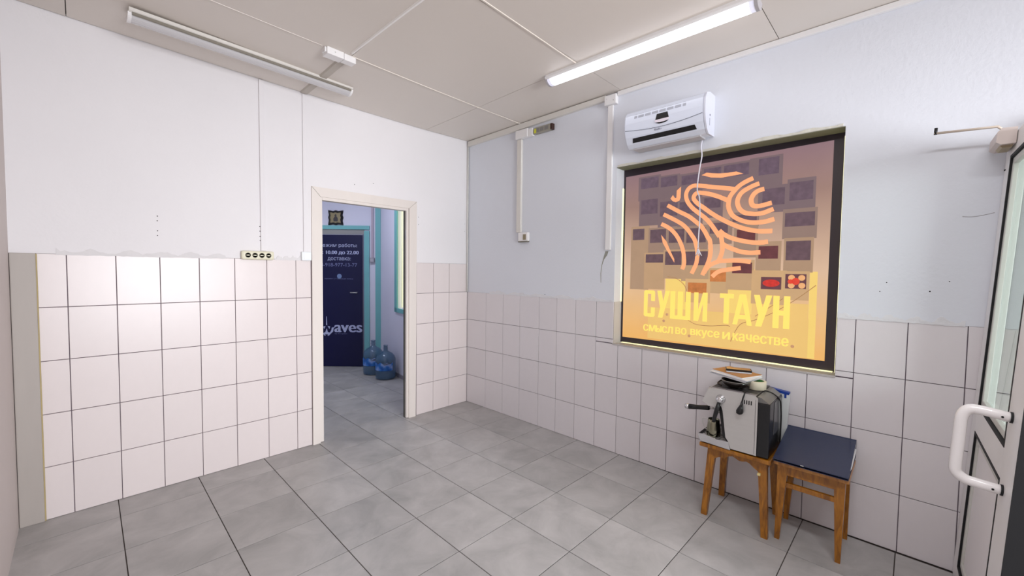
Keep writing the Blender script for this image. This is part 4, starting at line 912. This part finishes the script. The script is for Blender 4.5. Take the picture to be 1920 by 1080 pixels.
ph = thing('phone', 'black-edged phone lying on the brown notebook', 'phone', (-.165, -2.735, .8428), -1.22)
MB().box(-.067, .067, -.033, .033, .0, .0075, .003).build('back_shell', mat('phone_white', (220, 228, 238), .3), ph)
MB().box(-.069, .069, -.034, .034, .0077, .0200, .004).build('frame', mat('phone_black', (20, 10, 10), .2), ph)
MB().box(-.064, .064, -.029, .029, .0201, .0208, .0003).build('screen', mat('phone_screen', (200, 150, 100), .15, coat=.5), ph)
# folder behind the machine
fo = thing('document_folder', 'white document folder with blue spine wedged behind the espresso machine', 'folder', (-.03, -2.90, .4475))
MB().prism([(-.070, .0), (.060, .0), (.060, .300), (-.082, .286)], 0, -.026, -.010).build('pocket', mat('translucent_white', (226, 230, 230), .5), fo)
MB().prism([(.055, .296), (-.078, .283), (-.080, .297), (.053, .312)], 0, -.028, .004).build('spine', mat('folder_blue', (24, 62, 152), .4), fo)
MB().prism([(-.055, .262), (-.066, .262), (-.066, .284), (-.055, .285)], 0, -.0275, -.0265).build('spine_tab', bpy.data.materials['folder_blue'], fo)

# ---------------------------------------------------------------- entrance door leaf, leaning slightly
TILT = math.atan(.0455); YAW = .0222
dl = struct(empty('door_2', (-.002, -3.662, .004), PI+YAW, -TILT*-1))
dl.rotation_euler = Euler((0, 0, 0)); 
Rm = Matrix.Rotation(YAW, 4, 'Z') @ Matrix.Rotation(TILT, 4, 'X')
dl.matrix_world = Matrix.Translation((-.004, -3.664, .004)) @ Rm
# local: x negative = away from the wall, y = 0 is the face seen, -y behind, z up
TH = -.052
W = .90; ST = .112; SN = .190; ZG0, ZG1, ZP0, ZP1, ZTOP = .845, 1.958, .085, .735, 2.045
MB().box(-ST, 0, TH, 0, 0, ZTOP, .003).build('stile', M['pvc'], dl)
MB().box(-W, -W+SN, TH, 0, 0, ZTOP, .003).build('stile', M['pvc'], dl)
MB().box(-W+SN, -ST, TH, 0, ZG1, ZTOP, .003).build('rail', M['pvc'], dl)
MB().box(-W+SN, -ST, TH, 0, ZP1, ZG0, .003).build('rail', M['pvc'], dl)
MB().box(-W+SN, -ST, TH, 0, 0, ZP0, .003).build('rail', M['pvc'], dl)
MB().box(-W+SN, -ST, TH+.014, -.014, ZP0, ZP1, .002).build('lower_panel', mat('pvc_panel', (242, 238, 240), .4), dl)
MB().box(-W+SN+.004, -ST-.004, -.030, -.024, ZG0+.004, ZG1-.004).build('glass_pane', mat('door_glass', (214, 226, 218), .02, trans=1, ior=1.05), dl)
for (z0, z1) in ((ZG0, ZG1), (ZP0, ZP1)):
    mb = MB(); w = .012; mb.box(-ST-w, -ST, -.012, .0008, z0, z1); mb.box(-W+SN, -W+SN+w, -.012, .0008, z0, z1); mb.box(-W+SN, -ST, -.012, .0008, z0, z0+w); mb.box(-W+SN, -ST, -.012, .0008, z1-w, z1); mb.build('gasket', M['rubber'], dl)
    mb = MB(); a = .015; w = .026; mb.box(-ST-a-w, -ST-a, -.022, -.006, z0+a, z1-a, .003); mb.box(-W+SN+a, -W+SN+a+w, -.022, -.006, z0+a, z1-a, .003); mb.box(-W+SN+a, -ST-a, -.022, -.006, z0+a, z0+a+w, .003); mb.box(-W+SN+a, -ST-a, -.022, -.006, z1-a-w, z1-a, .003)
    mb.build('glazing_bead', mat('bead_pvc', (206, 206, 200), .4) if z0 > .5 else bpy.data.materials['bead_pvc'], dl)
MB().box(-W-.004, -W, TH, .0005, 0, ZTOP).build('edge_gasket', M['rubber'], dl)
# pull handle
HX = -.775
hz0, hz1 = .722, .968
hb = MB().tube(smoothline([(HX, .004, hz1), (HX, .070, hz1+.006), (HX, .098, hz1+.002), (HX, .112, hz1-.022), (HX, .114, hz1-.06), (HX, .114, (hz0+hz1)/2), (HX, .114, hz0+.05), (HX, .110, hz0+.02), (HX, .088, hz0+.002), (HX, .060, hz0-.002), (HX, .004, hz0-.004)], 6), .0165, 18).build('pull_handle', mat('white_enamel', (236, 232, 232), .25, coat=.3), dl)
for z in (hz0-.004, hz1): 
    MB().tube([(HX, -.001, z), (HX, .006, z)], .0185, 18).build('handle_collar', M['rubber'], hb)
    MB().lathe([(.0035, 0), (.0035, -.001), (0, -.001)], (HX-.0163, .024, z), 10, 0).build('grub_screw', M['dark'], hb)
# door closer
dc = MB().prism([(.002, 1.990), (.042, 1.988), (.058, 1.998), (.057, 2.040), (.046, 2.056), (.002, 2.056)], 0, -.215, -.035).build('door_closer', mat('cream_closer', (206, 192, 186), .4, noise=.04), dl)
MB().prism([(.010, 1.978), (.036, 1.978), (.044, 1.9885), (.006, 1.9905)], 0, -.19, -.09).build('closer_underside', mat('tan_closer', (168, 152, 124), .5), dc)
MB().tube([(-.12, .026, 2.056), (-.12, .026, 2.070)], .014, 14).build('pivot', M['black'], dc)
MB().tube([(-.12, .030, 2.068), (-.13, .050, 2.084), (-.13, .245, 2.086)], .0055, 8).build('closer_arm', mat('cream_arm', (200, 186, 172), .4), dc)
MB().tube([(-.13, .240, 2.080), (-.13, .240, 2.110)], .006, 10).build('arm_pin', M['black'], dc)
MB().box(-.03, -.012, .0, .003, 1.91, 1.915).build('label_mark', M['dark'], dl)
# frame of the doorway behind the leaf
df = struct(empty('door_4', (0, 0, 0)))
MB().box(-.06, .06, -3.96, -3.862, 0, 2.12, .003).build('frame_post', mat('beige_frame', (206, 196, 170), .45), df)
MB().box(-.06, .06, -4.9, -4.82, 0, 2.12, .003).build('frame_post', bpy.data.materials['beige_frame'], df)
MB().box(-.06, .06, -4.82, -3.96, 2.04, 2.12, .003).build('frame_head', bpy.data.materials['beige_frame'], df)
MB().box(.02, .045, -4.82, -3.96, 0, 2.04).build('dark_door_leaf', mat('olive_leaf', (92, 90, 70), .5), df)
